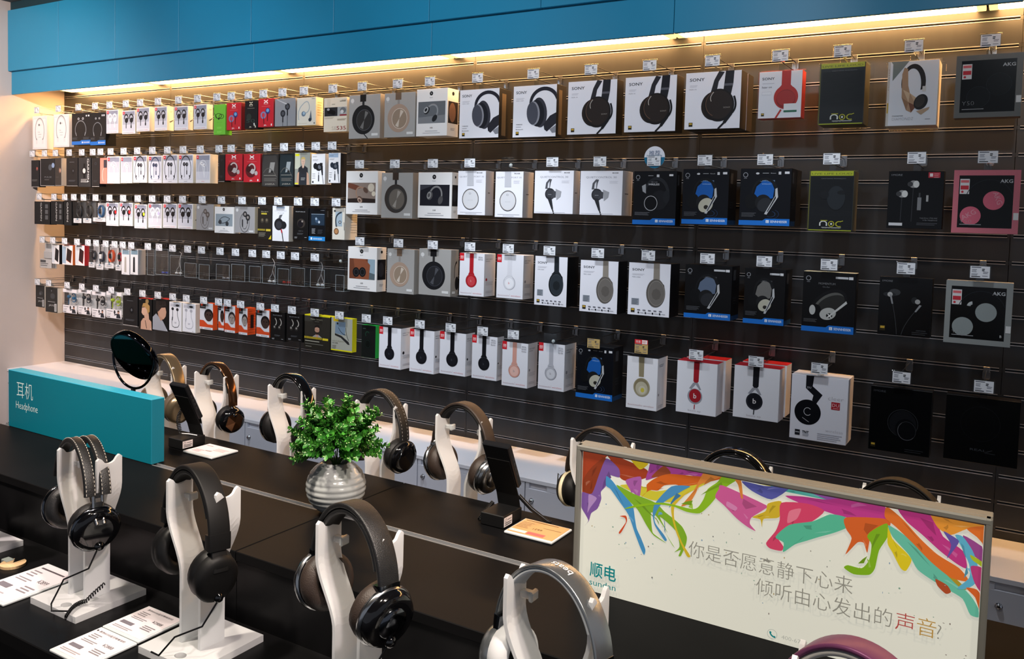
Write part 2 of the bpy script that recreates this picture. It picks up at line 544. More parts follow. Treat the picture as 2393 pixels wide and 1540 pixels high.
# ---------------------------------------------------------------- printed designs
W_ = 'e9e9ee'
def rnd(a, b):
    return a + (b - a) * random.random()
def slogo(c, x, y, h, col, w):
    c.text('SONY', x, y, h, col, w)
    vs = c.let
def d_lg(c, ex):
    c.rect(.06, .04, .94, .92, 'd2d0d0'); c.rect(.075, .05, .925, .91, 'ebe8e6')
    c.ring(.5, .55, .33, .52, .16, '9b9795', 30, math.radians(-52), math.radians(232))
    c.ring(.5, .55, .30, .47, .05, 'efeeee', 30, math.radians(-40), math.radians(220))
    c.rect(.24, .16, .34, .28, 'dddddd'); c.rect(.66, .16, .76, .28, 'dddddd')
    c.ell(.46, .73, .045, .045, '55565a'); c.text('LG', .53, .71, .035, '77777a')
    c.text('TONE', .36, .50, .03, '8a8a8c'); c.lines(.4, .62, .44, 1, .03, 'aaaaaa'); c.lines(.42, .6, .36, 1, .03, 'b5b5b5')
def blueband(c, y0=.0, y1=.11, step=.45, txt=True):
    c.poly([(0, y0), (1, y0), (1, y1 + .035), (step + .06, y1 + .035), (step, y1), (0, y1)], '1f6fc8')
    if txt:
        c.rect(.54, y0 + .045, .60, y0 + .095, 'e8eef6'); c.text('S', .555, y0 + .05, .035, '1f6fc8')
        c.text('SENNHEISER', .625, y0 + .05, .042, 'e8eef6', .33, off=.01)
def d_neck(c, ex):
    blueband(c)
    c.ell(.37, .82, .05, .04, 'b9bbbf'); c.ell(.60, .82, .05, .04, 'b9bbbf'); c.ell(.37, .82, .022, .02, '1a1b1e'); c.ell(.60, .82, .022, .02, '1a1b1e')
    c.ring(.48, .47, .30, .30, .10, '7c7e82', 26, math.radians(-30), math.radians(210))
    c.line([(.22, .39), (.26, .28)], .007, '8f9195'); c.line([(.74, .39), (.70, .28)], .007, '8f9195')
    c.rect(.76, .88, .82, .93, 'd9dadd'); c.rect(.87, .88, .95, .93, 'd9dadd')
    c.lines(.04, .32, .22, 3, .025, '55585c'); c.lines(.62, .95, .22, 3, .025, '55585c')
def window(c, ex):
    c.rect(.05, .12, .95, .96, 'b9bac4'); c.rect(.05, .12, .95, .40, 'd5d5de'); c.rect(.05, .80, .95, .96, '8e92a2')
    c.rect(.05, .84, .21, .96, 'd3202b'); c.rect(.09, .88, .17, .92, 'f0b8b8')
def d_pb(c, ex):
    window(c, ex)
    col = '16171c' if ex[0] == 'k' else 'f2f2f5'
    ac = {'r': 'c0262b', 'y': 'cddc3a', 'v': 'c4bede'}.get(ex[1] if len(ex) > 1 else '', col)
    for i, x in enumerate((.32, .70)):
        c.ring(x, .66, .17, .22, .33, col, 20, math.radians(-10), math.radians(190))
        c.ell(x + .02, .58, .13, .12, col, 18); c.ell(x + .07, .60, .08, .09, ac if i else col, 16)
        c.line([(x + .0, .54), (x, .24)], .006, col)
    c.line([(.70, .36), (.70, .25)], .011, col)
    c.text('powerbeats', .10, .045, .032, '8a8b92' if ex != 'w' else 'c99', .45) if ex != 'w' else c.text('powerbeats', .10, .045, .032, 'd88f8f', .45)
    c.text('wireless', .58, .045, .032, 'cc6a6a', .30)
def d_green(c, ex):
    c.ring(.42, .62, .28, .16, .18, '15240f'); c.ring(.66, .60, .22, .14, .2, '15240f'); c.ell(.44, .53, .07, .06, '10140f'); c.line([(.05, .72), (.3, .56)], .003, '15240f')
    c.text('yurbuds', .28, .40, .02, '5f9a3a', .44); c.lines(.3, .7, .24, 2, .03, '8fdc5c'); c.lines(.3, .7, .10, 2, .03, '8fdc5c')
def d_ua(c, ex):
    k = ex[0] == 'k'
    lg = 'e8e2c8' if k else 'f0eeee'
    c.ring(.5, .95, .13, .075, .42, lg, 14, PI, 2 * PI); c.ring(.5, .83, .13, .075, .42, lg, 14, 0, PI)
    c.lines(.36, .64, .80, 1, .02, lg); c.lines(.22, .78, .72, 1, .03, 'd86a70' if not k else '8a8a80')
    if ex == 'r2':
        c.ell(.45, .42, .32, .30, '5a1a20'); c.ring(.5, .50, .22, .20, .3, 'c9b8b4'); c.ell(.55, .38, .12, .11, 'b9b3b2'); c.ell(.76, .32, .09, .09, 'b5aaa8'); c.ell(.32, .46, .14, .13, '3a1518')
    elif k:
        c.ell(.35, .42, .2, .19, '26302c'); c.text('50', .12, .22, .13, '34423e', .7); c.line([(.75, .2), (.8, .1)], .01, 'c8c8c0')
    else:
        c.ell(.62, .56, .15, .14, '2c3a78'); c.ell(.34, .42, .18, .17, '7a7fa8'); c.ell(.34, .42, .1, .1, 'c23a48'); c.ell(.62, .58, .09, .08, '6fa0c8'); c.line([(.62, .5), (.6, .2)], .005, '401018'); c.line([(.36, .34), (.38, .12)], .005, '401018')
    c.text('JBL', .38, .045, .045, lg, .18); c.rect(.84, .04, .90, .11, lg)
def d_greybud(c, ex):
    for x, y in ((.40, .46), (.62, .70)):
        c.ell(x, y, .12, .12, '2c2d32'); c.ell(x, y, .07, .07, '4d4f55'); c.line([(x, y - .1), (x, y - .32)], .009, '2a2b30'); c.line([(x, y - .3), (x, 0)], .003, '3a3b40')
    c.poly([(.08, .97), (.14, .97), (.62, .80), (.55, .78)], 'b9bcc2')
def d_cable(c, ex):
    c.curve((.12, .2), (.0, .55), (.3, .75), .005, '9aa6ac'); c.curve((.3, .75), (.62, 1.0), (.66, .65), .005, '9aa6ac'); c.curve((.66, .65), (.66, .45), (.35, .42), .005, '9aa6ac')
    c.ell(.36, .42, .11, .10, '66798a'); c.ell(.38, .44, .06, .06, '9db4c4'); c.poly([(.66, .2), (.74, .55), (.8, .2)], '5a6470'); c.ell(.70, .2, .08, .07, '26303a')
    c.text('AKG', .78, .93, .04, '55565a', .16); c.lines(.05, .55, .07, 1, .03, 'b9b2a2'); c.rect(.90, .05, .95, .1, '3a3a3c')
def d_se(c, ex):
    c.rect(.03, .46, .60, .72, '26282b'); c.rect(.60, .46, 1.0, .72, '9fa2a2'); c.ell(.28, .60, .13, .08, '0e0f11'); c.ell(.42, .56, .1, .07, '0c0d0f'); c.ell(.2, .66, .06, .04, 'a0a2a6'); c.ell(.84, .62, .13, .1, '6c6f72'); c.ell(.8, .58, .07, .06, 'c9cbcc'); c.rect(.70, .46, 1, .50, '8c2630')
    c.line([(.18, .98), (.18, .74)], .002, 'b7a98c'); c.line([(.26, .98), (.26, .74)], .002, 'b7a98c'); c.lines(.35, .5, .8, 1, .04, '9a8f78'); c.lines(.7, .95, .88, 1, .04, '5a5348')
    c.text('SHURE', .78, .90, .028, '5a5348', .18)
    c.lines(.04, .45, .42, 2, .03, 'b8ae9a'); c.lines(.60, .98, .36, 2, .03, '8a7c66')
    c.text('SE', .36, .055, .11, 'cbbfae', .22); c.text('535', .58, .055, .11, '8c2f38', .40)
def d_dark(c, ex):
    c.rect(0, 0, 1, .012, 'cfcac4'); c.rect(0, 0, .02, 1, '6a6866')
    if ex == 'r':
        c.ell(.76, .68, .12, .14, '7d4a44'); c.ell(.78, .70, .07, .08, 'b5554a'); c.lines(.1, .8, .26, 2, .04, '6b6a68')
    elif ex == 'x':
        c.rect(0, .0, .02, .98, 'c9c6c6'); c.ell(.70, .68, .13, .12, '4a4e55'); c.ell(.9, .75, .1, .1, '8fa5c8'); c.text('PULSE', .3, .30, .05, '7b7d82', .5); c.lines(.3, .62, .22, 1, .04, '6b6d70')
    elif ex == 'o':
        c.ell(.75, .55, .2, .26, '6b5248'); c.ell(.8, .55, .1, .18, 'c9a088'); c.lines(.1, .6, .3, 1, .04, '55504c')
    elif ex == 'd':
        c.ell(.60, .52, .13, .15, '0b0c0f'); c.ell(.60, .54, .05, .06, '56585e'); c.lines(.28, .7, .84, 1, .03, '7c7e84'); c.lines(.2, .8, .20, 2, .03, '5c5e64')
    else:
        c.ell(.5, .8, .16, .12, '34363a'); c.ell(.5, .8, .08, .06, '15161a'); c.lines(.2, .7, .2, 2, .04, '3f4145')
def d_garmin(c, ex):
    if ex == 'w':
        c.text('GARMIN', .70, .95, .17, 'dddddb', .92 * c.H / c.W, rot=-PI / 2) if False else c.text('GARMIN', .70, .96, .11, 'dddddb', .78 * c.H / c.W, rot=-PI / 2)
        c.ell(.46, .55, .19, .2, '101113'); c.ell(.46, .55, .12, .12, 'd8d6d2'); c.rect(.40, .66, .54, .80, '0c0d0e'); c.rect(.40, .30, .54, .46, '0c0d0e'); c.lines(.2, .7, .25, 2, .04, 'b8b6b2')
        for i in range(5): c.rect(.2 + .12 * i, .16, .28 + .12 * i, .19, 'd8d6d2')
    else:
        c.text('GARMIN', .40, .95, .11, 'c6c6c4', .80 * c.H / c.W, rot=-PI / 2)
        if ex == 'k':
            for i in range(3): c.rect(.70, .22 + .24 * i, .88, .40 + .24 * i, '5a5c5e')
def d_salmon(c, ex):
    c.rect(.55, .62, 1, .92, '3c3840'); c.curve((.55, .6), (.2, .35), (.5, .1), .004, 'efd8d0')
def d_urb(c, ex):
    window(c, ex)
    cc = {'p': 'f0e4e6', 'g': 'e4e4ea'}[ex]
    c.ring(.5, .42, .33, .52, .06, cc, 26, math.radians(-40), math.radians(220))
    for x, y in ((.42, .68), (.58, .62)): c.ell(x, y, .09, .08, 'ffffff'); c.ell(x + .02, y, .05, .05, 'b9b4ba')
    c.line([(.44, .64), (.60, .24)], .003, 'f4f4f6'); c.line([(.60, .58), (.60, .2)], .005, 'f4f4f6')
    c.text('urBeats', .40, .05, .03, 'd07a80', .22)
def d_bx(c, ex):
    window(c, ex)
    k = '1c1e24' if ex == 'k' else '22315a'
    c.rect(.07, .14, .93, .78, 'e6e6ee')
    c.ring(.5, .48, .37, .62, .09, k, 30, math.radians(-48), math.radians(228))
    c.line([(.25, .27), (.20, .18)], .009, k); c.line([(.75, .27), (.80, .18)], .009, k)
    for x, y in ((.40, .66), (.58, .65)): c.ell(x, y, .09, .09, k); c.ell(x + .02, y + .01, .05, .05, '5d6068')
    c.line([(.42, .60), (.42, .2)], .003, k); c.line([(.58, .60), (.58, .34)], .004, k); c.line([(.58, .44), (.58, .30)], .008, k)
    c.text('beatsX', .40, .05, .03, '55565c', .22)
def d_pack(c, ex):
    c.poly([(.12, .95), (.88, .95), (.97, .7), (.97, .05), (.5, 0), (.03, .05), (.03, .7)], '3c3a38' if ex == 'k' else '222c30')
    c.poly([(.42, .42), (.72, .46), (.80, .74), (.52, .74)], '8a8884' if ex == 'k' else '8f9698'); c.ell(.62, .46, .06, .06, '1a1a1a')
    c.curve((.1, .42), (.45, .75), (.9, .3), .004, '5a5854'); c.lines(.12, .85, .34, 1, .03, '9a958a'); c.lines(.15, .9, .24, 3, .035, '6e6a64'); c.text('JABRA', .2, .06, .04, 'a39d92', .6)
def person(c, x, y, s, skin, hair, top, beard=False, bun=False, W=1.0):
    """head-and-shoulders portrait; s = head height in H"""
    a = c.H / c.W
    P = lambda px, py: (x + px * s * a, y + py * s)
    c.poly([P(-1.0, -1.9), P(-.9, -.9), P(-.3, -.55), P(.3, -.55), P(.9, -.9), P(1.0, -1.9)], top)
    c.poly([P(-.2, -.75), P(-.2, -.2), P(.2, -.2), P(.2, -.75), P(0, -.95)], skin)
    c.poly([P(-.36, .30), P(-.38, -.05), P(-.26, -.38), P(0, -.52), P(.26, -.38), P(.38, -.05), P(.36, .30), P(0, .5)], skin)
    c.poly([P(-.42, .1), P(-.42, .45), P(-.15, .68), P(.2, .68), P(.43, .45), P(.42, .1), P(.34, .32), P(0, .40), P(-.34, .32)], hair)
    if bun: c.ell(*P(.1, .85), .22 * s * a, .22 * s * a, hair)
    for e in (-.15, .17): c.ell(*P(e, .06), .05 * s * a, .03 * s * a, '2a1c18')
    c.line([P(.0, .05), P(.05, -.12), P(-.02, -.14)], .0012, '5a382c'); c.line([P(-.12, -.30), P(.12, -.30)], .0016, '7a3e36')
    if beard: c.poly([P(-.36, -.05), P(-.26, -.40), P(0, -.55), P(.26, -.40), P(.36, -.05), P(.2, -.22), P(-.2, -.22)], '2c221e')
def d_sport(c, ex):
    c.rect(0, 0, 1, 1, '8d8f86'); c.rect(0, .5, .35, 1, 'b9bba8'); c.rect(.03, .90, .30, .97, 'd6d420')
    person(c, .55, .72, .22, 'c9a893', 'b9a05e', '26282c'); c.poly([(.1, 0), (.18, .36), (.32, .42), (.3, 0)], 'b9937c'); c.poly([(.78, 0), (.76, .42), (.92, .34), (.98, 0)], 'b9937c'); c.poly([(.28, 0), (.30, .46), (.48, .34), (.64, .34), (.80, .46), (.80, 0)], '2a2d32')
    c.lines(.42, .7, .2, 2, .05, '9a9a98'); c.rect(.02, .02, .25, .06, 'd6d420')
def d_sonybud(c, ex):
    k = '1d1e22' if ex == 'k' else '28303c'
    if ex == 'b': c.rect(.0, .85, .8, .99, '9fb4cc')
    c.text('SONY', .10, .89, .035, '2a2b30', .32); c.lines(.1, .5, .80, 2, .03, '9a9aa0')
    c.ell(.55, .56, .24, .20, k); c.ell(.30, .60, .15, .17, k); c.ell(.62, .57, .13, .12, '60646c'); c.rect(.62, .60, .82, .70, k)
    c.poly([(.68, .62), (.84, .60), (.86, .30), (.78, .30)], k); c.line([(.82, .3), (.90, .02)], .003, k); c.line([(.55, .4), (.55, .12)], .003, '3a3b40'); c.line([(.55, .30), (.55, .1)], .007, '2a2b30')
    for y in (.34, .27, .20): c.lines(.08, .30, y, 1, .03, '8a8b90')
    c.rect(.08, .05, .18, .11, '2b2b2e')
def d_bobud(c, ex):
    k = '5d534e' if ex == 'g' else '262729'
    c.ell(.12, .87, .06, .06, 'd0d0d0'); c.ring(.50, .40, .24, .34, .06, k); c.ring(.5, .46, .15, .28, .06, k)
    c.ell(.52, .72, .10, .10, k); c.ell(.66, .60, .11, .11, k); c.ell(.52, .72, .05, .05, '8b8480'); c.ell(.66, .60, .05, .05, '8b8480'); c.line([(.40, .52), (.40, .24)], .008, k); c.line([(.64, .5), (.64, .36)], .008, k)
    c.rect(.72, .05, .94, .11, 'cfcfcf')
def hp34(c, cx, cy, s, band, cup, face, rot=0.4):
    """three-quarter headphone picture, s in units of W"""
    a = c.W / c.H
    R = lambda px, py: (cx + s * (px * math.cos(rot) - py * math.sin(rot)), cy + a * s * (px * math.sin(rot) + py * math.cos(rot)))
    n = 14
    o_ = [R(math.cos(t) * 1.0, .1 + math.sin(t) * 1.25) for t in (PI * i / n for i in range(n + 1))]
    i_ = [R(math.cos(t) * .78, .1 + math.sin(t) * 1.02) for t in (PI * i / n for i in range(n + 1))]
    c.poly(o_ + i_[::-1], band)
    c.ell(*R(.88, -.12), s * .34, s * .52, cup, 20, rot); c.ell(*R(-.80, -.15), s * .42, s * .56, cup, 20, rot); c.ell(*R(-.92, -.17), s * .32, s * .46, face, 20, rot); c.ell(*R(-.94, -.17), s * .18, s * .26, cup, 16, rot)
def d_bopic(c, ex):
    c.ell(.48, .90, .055, .055, '17181a'); c.line([(.46, .915), (.5, .90), (.47, .885)], .0018, 'e4e4e4'); c.text('PLAY', .43, .80, .022, '55565a', .1)
    bg = {'h4': '63676c', 'h9': '8a7a70', 'h4d': '1c1d24', 'h9b': '6e3f2c', 'bud': '8e9aa2'}[ex]
    y0, y1 = (.27, .73)
    c.rect(.06, y0, .94, y1, bg)
    if ex == 'h4': c.poly([(.06, y0), (.94, y0), (.94, .44), (.06, .40)], '7c7f83'); hp34(c, .48, .48, .20, '8d8f92', '26282b', 'a9abac', -.7)
    elif ex == 'h9':
        c.poly([(.06, .27), (.94, .27), (.94, .36), (.5, .38), (.06, .36)], '2c2320'); c.poly([(.06, .73), (.06, .62), (.30, .56), (.52, .62), (.4, .66), (.25, .7)], '6b3f30'); c.ell(.80, .62, .10, .1, 'cfc4b2'); c.ell(.88, .48, .06, .06, 'd8cdb8'); hp34(c, .52, .46, .17, '9a7a66', '5c463c', 'b59a8a', .9)
    elif ex == 'h4d': c.poly([(.06, .73), (.5, .73), (.06, .6)], '3c3d44'); hp34(c, .52, .47, .2, '7e7d7c', '4c4b4c', '8b8a88', -.35)
    elif ex == 'h9b':
        c.rect(.70, y0, .94, y1, '8fa6b4'); c.poly([(.70, .27), (.94, .27), (.94, .40), (.70, .44)], '56656c'); c.poly([(.2, .73), (.3, .27), (.74, .27), (.78, .6), (.6, .73)], '8a4f36'); c.ell(.30, .42, .12, .13, '131416'); c.ell(.52, .43, .12, .13, '131416'); c.ring(.30, .42, .08, .09, .2, '3a3a3e'); c.ring(.52, .43, .08, .09, .2, '3a3a3e')
    else: c.curve((.2, .4), (.4, .75), (.8, .55), .004, '3a4148'); c.curve((.8, .55), (.5, .3), (.2, .4), .004, '3a4148'); c.ell(.3, .42, .08, .08, '2f363c'); c.ell(.66, .36, .08, .08, '2f363c')
    nm = {'h4': 'H4', 'h9': 'H9', 'h4d': 'H4', 'h9b': 'H9', 'bud': 'H5'}[ex]
    c.text(nm, .46, .155, .04, '3a3b3e', .08); c.lines(.30, .70, .10, 1, .025, '9a9aa0'); c.lines(.22, .78, .06, 1, .025, 'aaaab0')
def d_bog(c, ex):
    out, ringc, disc, strap = {'k': ('1c1c1e', '55565a', '2e2d2c', '1e1c1b'), 'k2': ('17181c', '3e4048', '232428', '1b1b1f'), 't': ('a68f7e', 'd6cabd', '93816f', '6e5a4a'), 'b': ('3b3431', '6a625c', '6d665e', '3c3029')}[ex]
    c.ell(.11, .87, .055, .055, 'd4d3d1'); c.lines(.08, .15, .80, 1, .02, 'c9c8c6')
    c.rect(.36, .84, .55, 1.0, strap); c.rect(.43, .72, .50, .84, '8f8b86' if ex in 't' else '2a2a2c')
    c.ell(.47, .43, .36, .36, out, 36); c.ell(.50, .42, .31, .32, '3a3836' if ex in ('b',) else out, 32); c.ring(.5, .42, .25, .26, .05, ringc, 32); c.ell(.5, .42, .235, .245, disc, 32)
    hl = {'k': '6f6e6c', 'k2': '4a4c52', 't': 'c9bcae', 'b': '9a948c'}[ex]
    for a0 in (.9, .9 + PI):
        c.poly([(.5, .42)] + [(.5 + .21 * math.cos(a0 + t), .42 + .22 * c.W / c.H * math.sin(a0 + t)) for t in (0, .18, .36, .54)], hl)
    c.rect(.74, .06, .94, .115, 'd8d8d6')
    if ex == 'k': c.line([(.50, .10), (.62, .0)], .005, '1d1d1f')
def goldsq(c, x, y, w=.07):
    h = w * c.W / c.H
    c.rect(x, y, x + w, y + h, '2f2a1c'); c.rect(x + w * .12, y + h * .45, x + w * .88, y + h * .88, 'c7a23c')
def d_sonyabt(c, ex):
    hp = '23242a'
    c.text('SONY', .065, .845, .055, '26272c', .25, off=.012)
    c.lines(.07, .26, .755, 2, .02, 'c0c0c8'); c.text('MDR-1ABT', .07, .70, .02, '9898a0', .18)
    n = 16
    o_ = [(.72 + .34 * math.cos(t), .66 + .30 * math.sin(t)) for t in (math.radians(15 + 175 * i / n) for i in range(n + 1))]
    i_ = [(.72 + .28 * math.cos(t), .63 + .26 * math.sin(t)) for t in (math.radians(15 + 175 * i / n) for i in range(n + 1))]
    c.poly([(min(x, 1), y) for x, y in o_] + [(min(x, 1), y) for x, y in i_[::-1]], '2b2b33')
    c.ell(.62, .47, .17, .30, '3a3a42', 26, .12); c.ell(.56, .46, .17, .27, '23242a', 26, .1); c.ell(.48, .46, .145, .24, '8d8f98', 26, .08); c.ell(.455, .46, .13, .225, '4c4e58', 26, .08)
    c.poly([(1, .46), (.86, .40), (.72, .24), (.74, .14), (.80, .10), (1, .25)], '2c2c33'); c.poly([(.86, .14), (1, .22), (1, .08), (.92, .07)], '84868e')
    c.text('WIRELESS', .08, .24, .022, '55565e', .15); c.lines(.08, .2, .20, 1, .02, '8a8a92'); c.text('Bluetooth', .08, .145, .022, '55565e', .17)
    goldsq(c, .08, .045)
def d_sony1a(c, ex):
    c.text('SONY', .075, .845, .055, '26272c', .27, off=.012); c.lines(.08, .22, .765, 2, .02, 'c0c0c8'); c.text('MDR-1A', .075, .69, .025, '8f8f98', .13)
    c.poly([(.60, 1.0), (.52, .85), (.46, .62), (.56, .60), (.60, .82), (.70, .98)], '2c2b30'); c.poly([(.72, 1.0), (.70, .78), (.68, .56), (.82, .56), (.86, .78), (.87, 1.0)], '25252a'); c.poly([(.70, .78), (.86, .78), (.85, .74), (.70, .74)], '5a5a62')
    c.ell(.53, .40, .23, .25, '2a2320', 30); c.ell(.62, .41, .27, .285, '1f1c1c', 34); c.ell(.62, .42, .235, .25, '2d2623', 32); c.ring(.60, .44, .22, .23, .03, '7a5a48', 20, 2.0, 4.3); c.curve((.48, .48), (.44, .56), (.52, .64), .003, 'b8b0a8')
    c.text('SONY', .70, .355, .025, '9a938c', .12); c.curve((.88, .56), (.97, .34), (.82, .24), .008, '19191c'); c.line([(.84, .26), (.72, .10)], .013, '1d1d20'); c.line([(.72, .10), (.62, .0)], .008, '1d1d20')
    goldsq(c, .085, .05)
def d_s1000(c, ex):
    k, k2, bd = ('1d2226', '2b3238', '22272c') if ex == 'k' else ('5f5a55', '6e6964', '8f877c')
    c.text('SONY', .085, .845, .045, '26272c', .30, off=.012); c.lines(.09, .38, .78, 2, .018, 'c0c0c8'); c.text('MDR-1000X', .09, .715, .022, '8f8f98', .20)
    c.poly([(.60, 1), (.74, 1), (.75, .70), (.82, .64), (.52, .64), (.60, .70)], bd); c.poly([(.50, .60), (.60, .68), (.76, .68), (.86, .60), (.88, .5), (.48, .5)], k)
    c.ell(.665, .44, .225, .32, k, 34); c.ell(.68, .44, .195, .28, k2, 32); c.ring(.68, .44, .195, .28, .03, 'a09a92' if ex != 'k' else '4a5058', 32); c.ell(.68, .42, .11, .13, k, 8)
    c.rect(.09, .20, .27, .32, '8d939c'); c.lines(.11, .25, .295, 4, .027, '5c626a')
    goldsq(c, .085, .055, .09)
    for i in range(4): c.ell(.27 + .17 * i, .055, .022, .022, '2a2c34', 10); c.lines(.31 + .17 * i, .40 + .17 * i, .05, 1, .018, '77777f')
    for i in range(5): c.rect(.24 + .13 * i, .098, .31 + .13 * i, .115, '6a6a74')
def d_hear(c, ex):
    r = 'b8332e'
    c.text('SONY', .075, .82, .055, '26272c', .29, off=.012); c.lines(.08, .36, .74, 1, .02, 'b0b0b8'); c.text('hear on', .075, .645, .05, '55565e', .23); c.rect(.08, .50, .30, .57, 'c9c9d0'); c.rect(.085, .505, .295, .565, W_)
    c.poly([(.53, 1), (.53, .68), (.74, .68), (.74, 1)], r); c.poly([(.53, .70), (.44, .60), (.84, .60), (.74, .70)], r)
    c.ell(.64, .44, .28, .28, r, 34); c.ell(.64, .40, .22, .22, '8e2a28', 30); c.ell(.64, .42, .21, .18, 'a83532', 30); c.line([(.54, .18), (.42, .0)], .007, r)
    c.rect(.60, .15, .90, .30, 'e9e9ea'); c.rect(.60, .12, .90, .16, '2e6a50'); goldsq(c, .08, .05)
def d_roc(c, ex):
    c.rect(.02, .92, .98, 1.0, 'a9b02c'); c.text('LIVE LIFE LOUD', .05, .94, .03, '6e7420', .9, off=.02); c.rect(.02, .0, .98, .015, 'a9b02c'); c.rect(0, 0, .025, 1, '5c5a26')
    c.rect(.05, .05, .97, .91, '0f1113')
    for i in range(34): c.rect(.06, .26 + .018 * i, .96, .264 + .018 * i, '191b1e')
    c.text('CRISTIANO RONALDO', .27, .865, .016, '6d6f70', .55)
    if c.row == 'b2': c.ell(.62, .55, .2, .28, '202428'); c.ell(.36, .60, .10, .10, '101215'); c.ell(.74, .64, .10, .05, '101215')
    c.ring(.36, .115, .09, .07, .3, 'd9d9d2', 16, 0, PI); c.rect(.27, .08, .30, .115, 'd9d9d2'); c.rect(.42, .08, .45, .115, 'd9d9d2')
    c.ring(.54, .115, .07, .07, .3, 'a9a52c'); c.rect(.52, .10, .56, .13, 'd9d9d2'); c.ring(.72, .115, .09, .07, .3, 'a9a52c', 16, PI * .35, PI * 1.65); c.line([(.45, .17), (.30, .17)], .003, 'a9a52c'); c.line([(.74, .155), (.80, .17)], .003, 'a9a52c')
    c.lines(.32, .76, .05, 1, .02, 'c9c9c2'); c.text('SPORT BY MONSTER', .34, .035, .014, '8e8e88', .4)
def d_diam(c, ex):
    c.poly([(.06, 1.0), (.42, 1.0), (.10, .70), (.10, .96)], '7f8580'); c.rect(0, .0, .05, 1, 'cfc9c0'); c.rect(.012, .2, .04, .36, 'c9a236'); c.text('MONSTER', .035, .56, .012, '8a6a5a', .34 * c.H / c.W, rot=PI / 2)
    n = 18
    o_ = [(.52 + .24 * math.cos(t), .66 + .29 * math.sin(t)) for t in (math.radians(-20 + 215 * i / n) for i in range(n + 1))]
    i_ = [(.50 + .17 * math.cos(t), .63 + .25 * math.sin(t)) for t in (math.radians(-20 + 215 * i / n) for i in range(n + 1))]
    c.poly(o_ + i_[::-1], '2a2220'); c.poly([(.29, .80), (.33, .90), (.40, .88), (.42, .62), (.46, .50), (.60, .30), (.50, .20), (.40, .24), (.30, .44)], 'b58f6f')
    c.poly([(.32, .56), (.46, .50), (.44, .36)], 'd6b795'); c.poly([(.44, .36), (.60, .30), (.50, .20)], '7a4a34'); c.poly([(.30, .44), (.44, .36), (.40, .24)], '9a7254'); c.poly([(.46, .50), (.60, .42), (.60, .30)], 'cfae8c')
    c.ell(.68, .36, .13, .17, '1b1817', 24, -.4); c.ell(.66, .37, .09, .13, '3a332e', 20, -.4); c.poly([(.60, .22), (.86, .28), (.90, .36), (.84, .24), (.70, .16)], 'b99c80'); c.rect(.70, .52, .77, .60, 'd8d4ce')
    c.text('DIAMONDZ', .13, .085, .045, '9c9ca2', .42, off=-.02); c.text('MONSTER', .13, .145, .018, '55565c', .22); c.lines(.78, .88, .09, 1, .02, '8a8a90')
def d_akg(c, ex):
    fr = {'g': '6a6b68', 'p': 'c9707c', 's': '8e9290'}[ex]
    c.rect(0, 0, 1, 1, fr); c.rect(.085, .085, .905, .915, '0c0e10')
    c.text('AKG', .70, .80, .055, 'b9bbbd', .19, off=.02)
    c.rect(.10, .62, .245, .86, 'd9d6d6'); c.rect(.11, .69, .235, .755, 'c23440'); c.rect(.11, .80, .235, .84, 'd86a70'); c.ell(.14, .655, .02, .02, 'c23440')
    if ex == 'g':
        c.ring(.36, .33, .18, .18, .04, '23272b'); c.ring(.66, .52, .19, .19, .04, '23272b'); c.ell(.66, .52, .18, .18, '111416'); c.ell(.36, .33, .17, .17, '111416'); c.text('Y50', .12, .20, .07, 'a9abad', .18, off=-.03)
    else:
        k = {'p': 'cf6478', 's': '8f9796'}[ex]
        c.ring(.55, .52, .36, .36, .03, '1e2226', 26, .3, 2.9)
        c.ell(.28, .275, .16, .16, k, 28); c.ell(.62, .52, .16, .16, k, 28)
        if ex == 'p':
            c.text('AKG', .17, .20, .08, 'd99aa4', .24, rot=.55); c.text('AKG', .60, .64, .08, 'd99aa4', .22, rot=-1.2)
        else:
            for i in range(3): c.ring(.42, .60, .05 + .02 * i, .05 + .02 * i, .25, 'b9bdbd', 10, 1.7, 3.0)
            c.text('B', .84, .14, .04, 'd0d0d0')
        c.text('Y50', .12, .16, .055, 'a9abad', .18, off=-.03)
    c.lines(.12, .45, .13, 1, .03, '8e9092')
    c.rect(.92, .22, .995, .33, 'd9dad8')
def d_qc35(c, ex):
    c.text('QUIETCOMFORT 35', .06, .855, .032, '9a9aa4', .88, off=.005); c.text('BOSE', .68, .945, .025, '55565c', .2, off=.02); c.lines(.66, .88, .79, 3, .025, 'c9c9d2')
    c.poly([(.34, 1), (.56, 1), (.58, .66), (.34, .66)], 'bfc0c6'); c.ell(.47, .36, .30, .30 * 1.0, 'dfe0e4', 34); c.ring(.47, .36, .30, .32, .07, '3c3d44', 34); c.ring(.47, .36, .275, .295, .05, 'b0a69c', 34); c.ell(.47, .36, .25, .27, 'd3d3d6', 32); c.ring(.45, .49, .04, .03, .3, '8a8a90', 12); c.text('BOSE', .38, .33, .02, 'b9b9be', .18)
    c.lines(.1, .9, .06, 1, .025, 'c2c2ca'); c.lines(.3, .7, .03, 1, .025, 'c9c9d0')
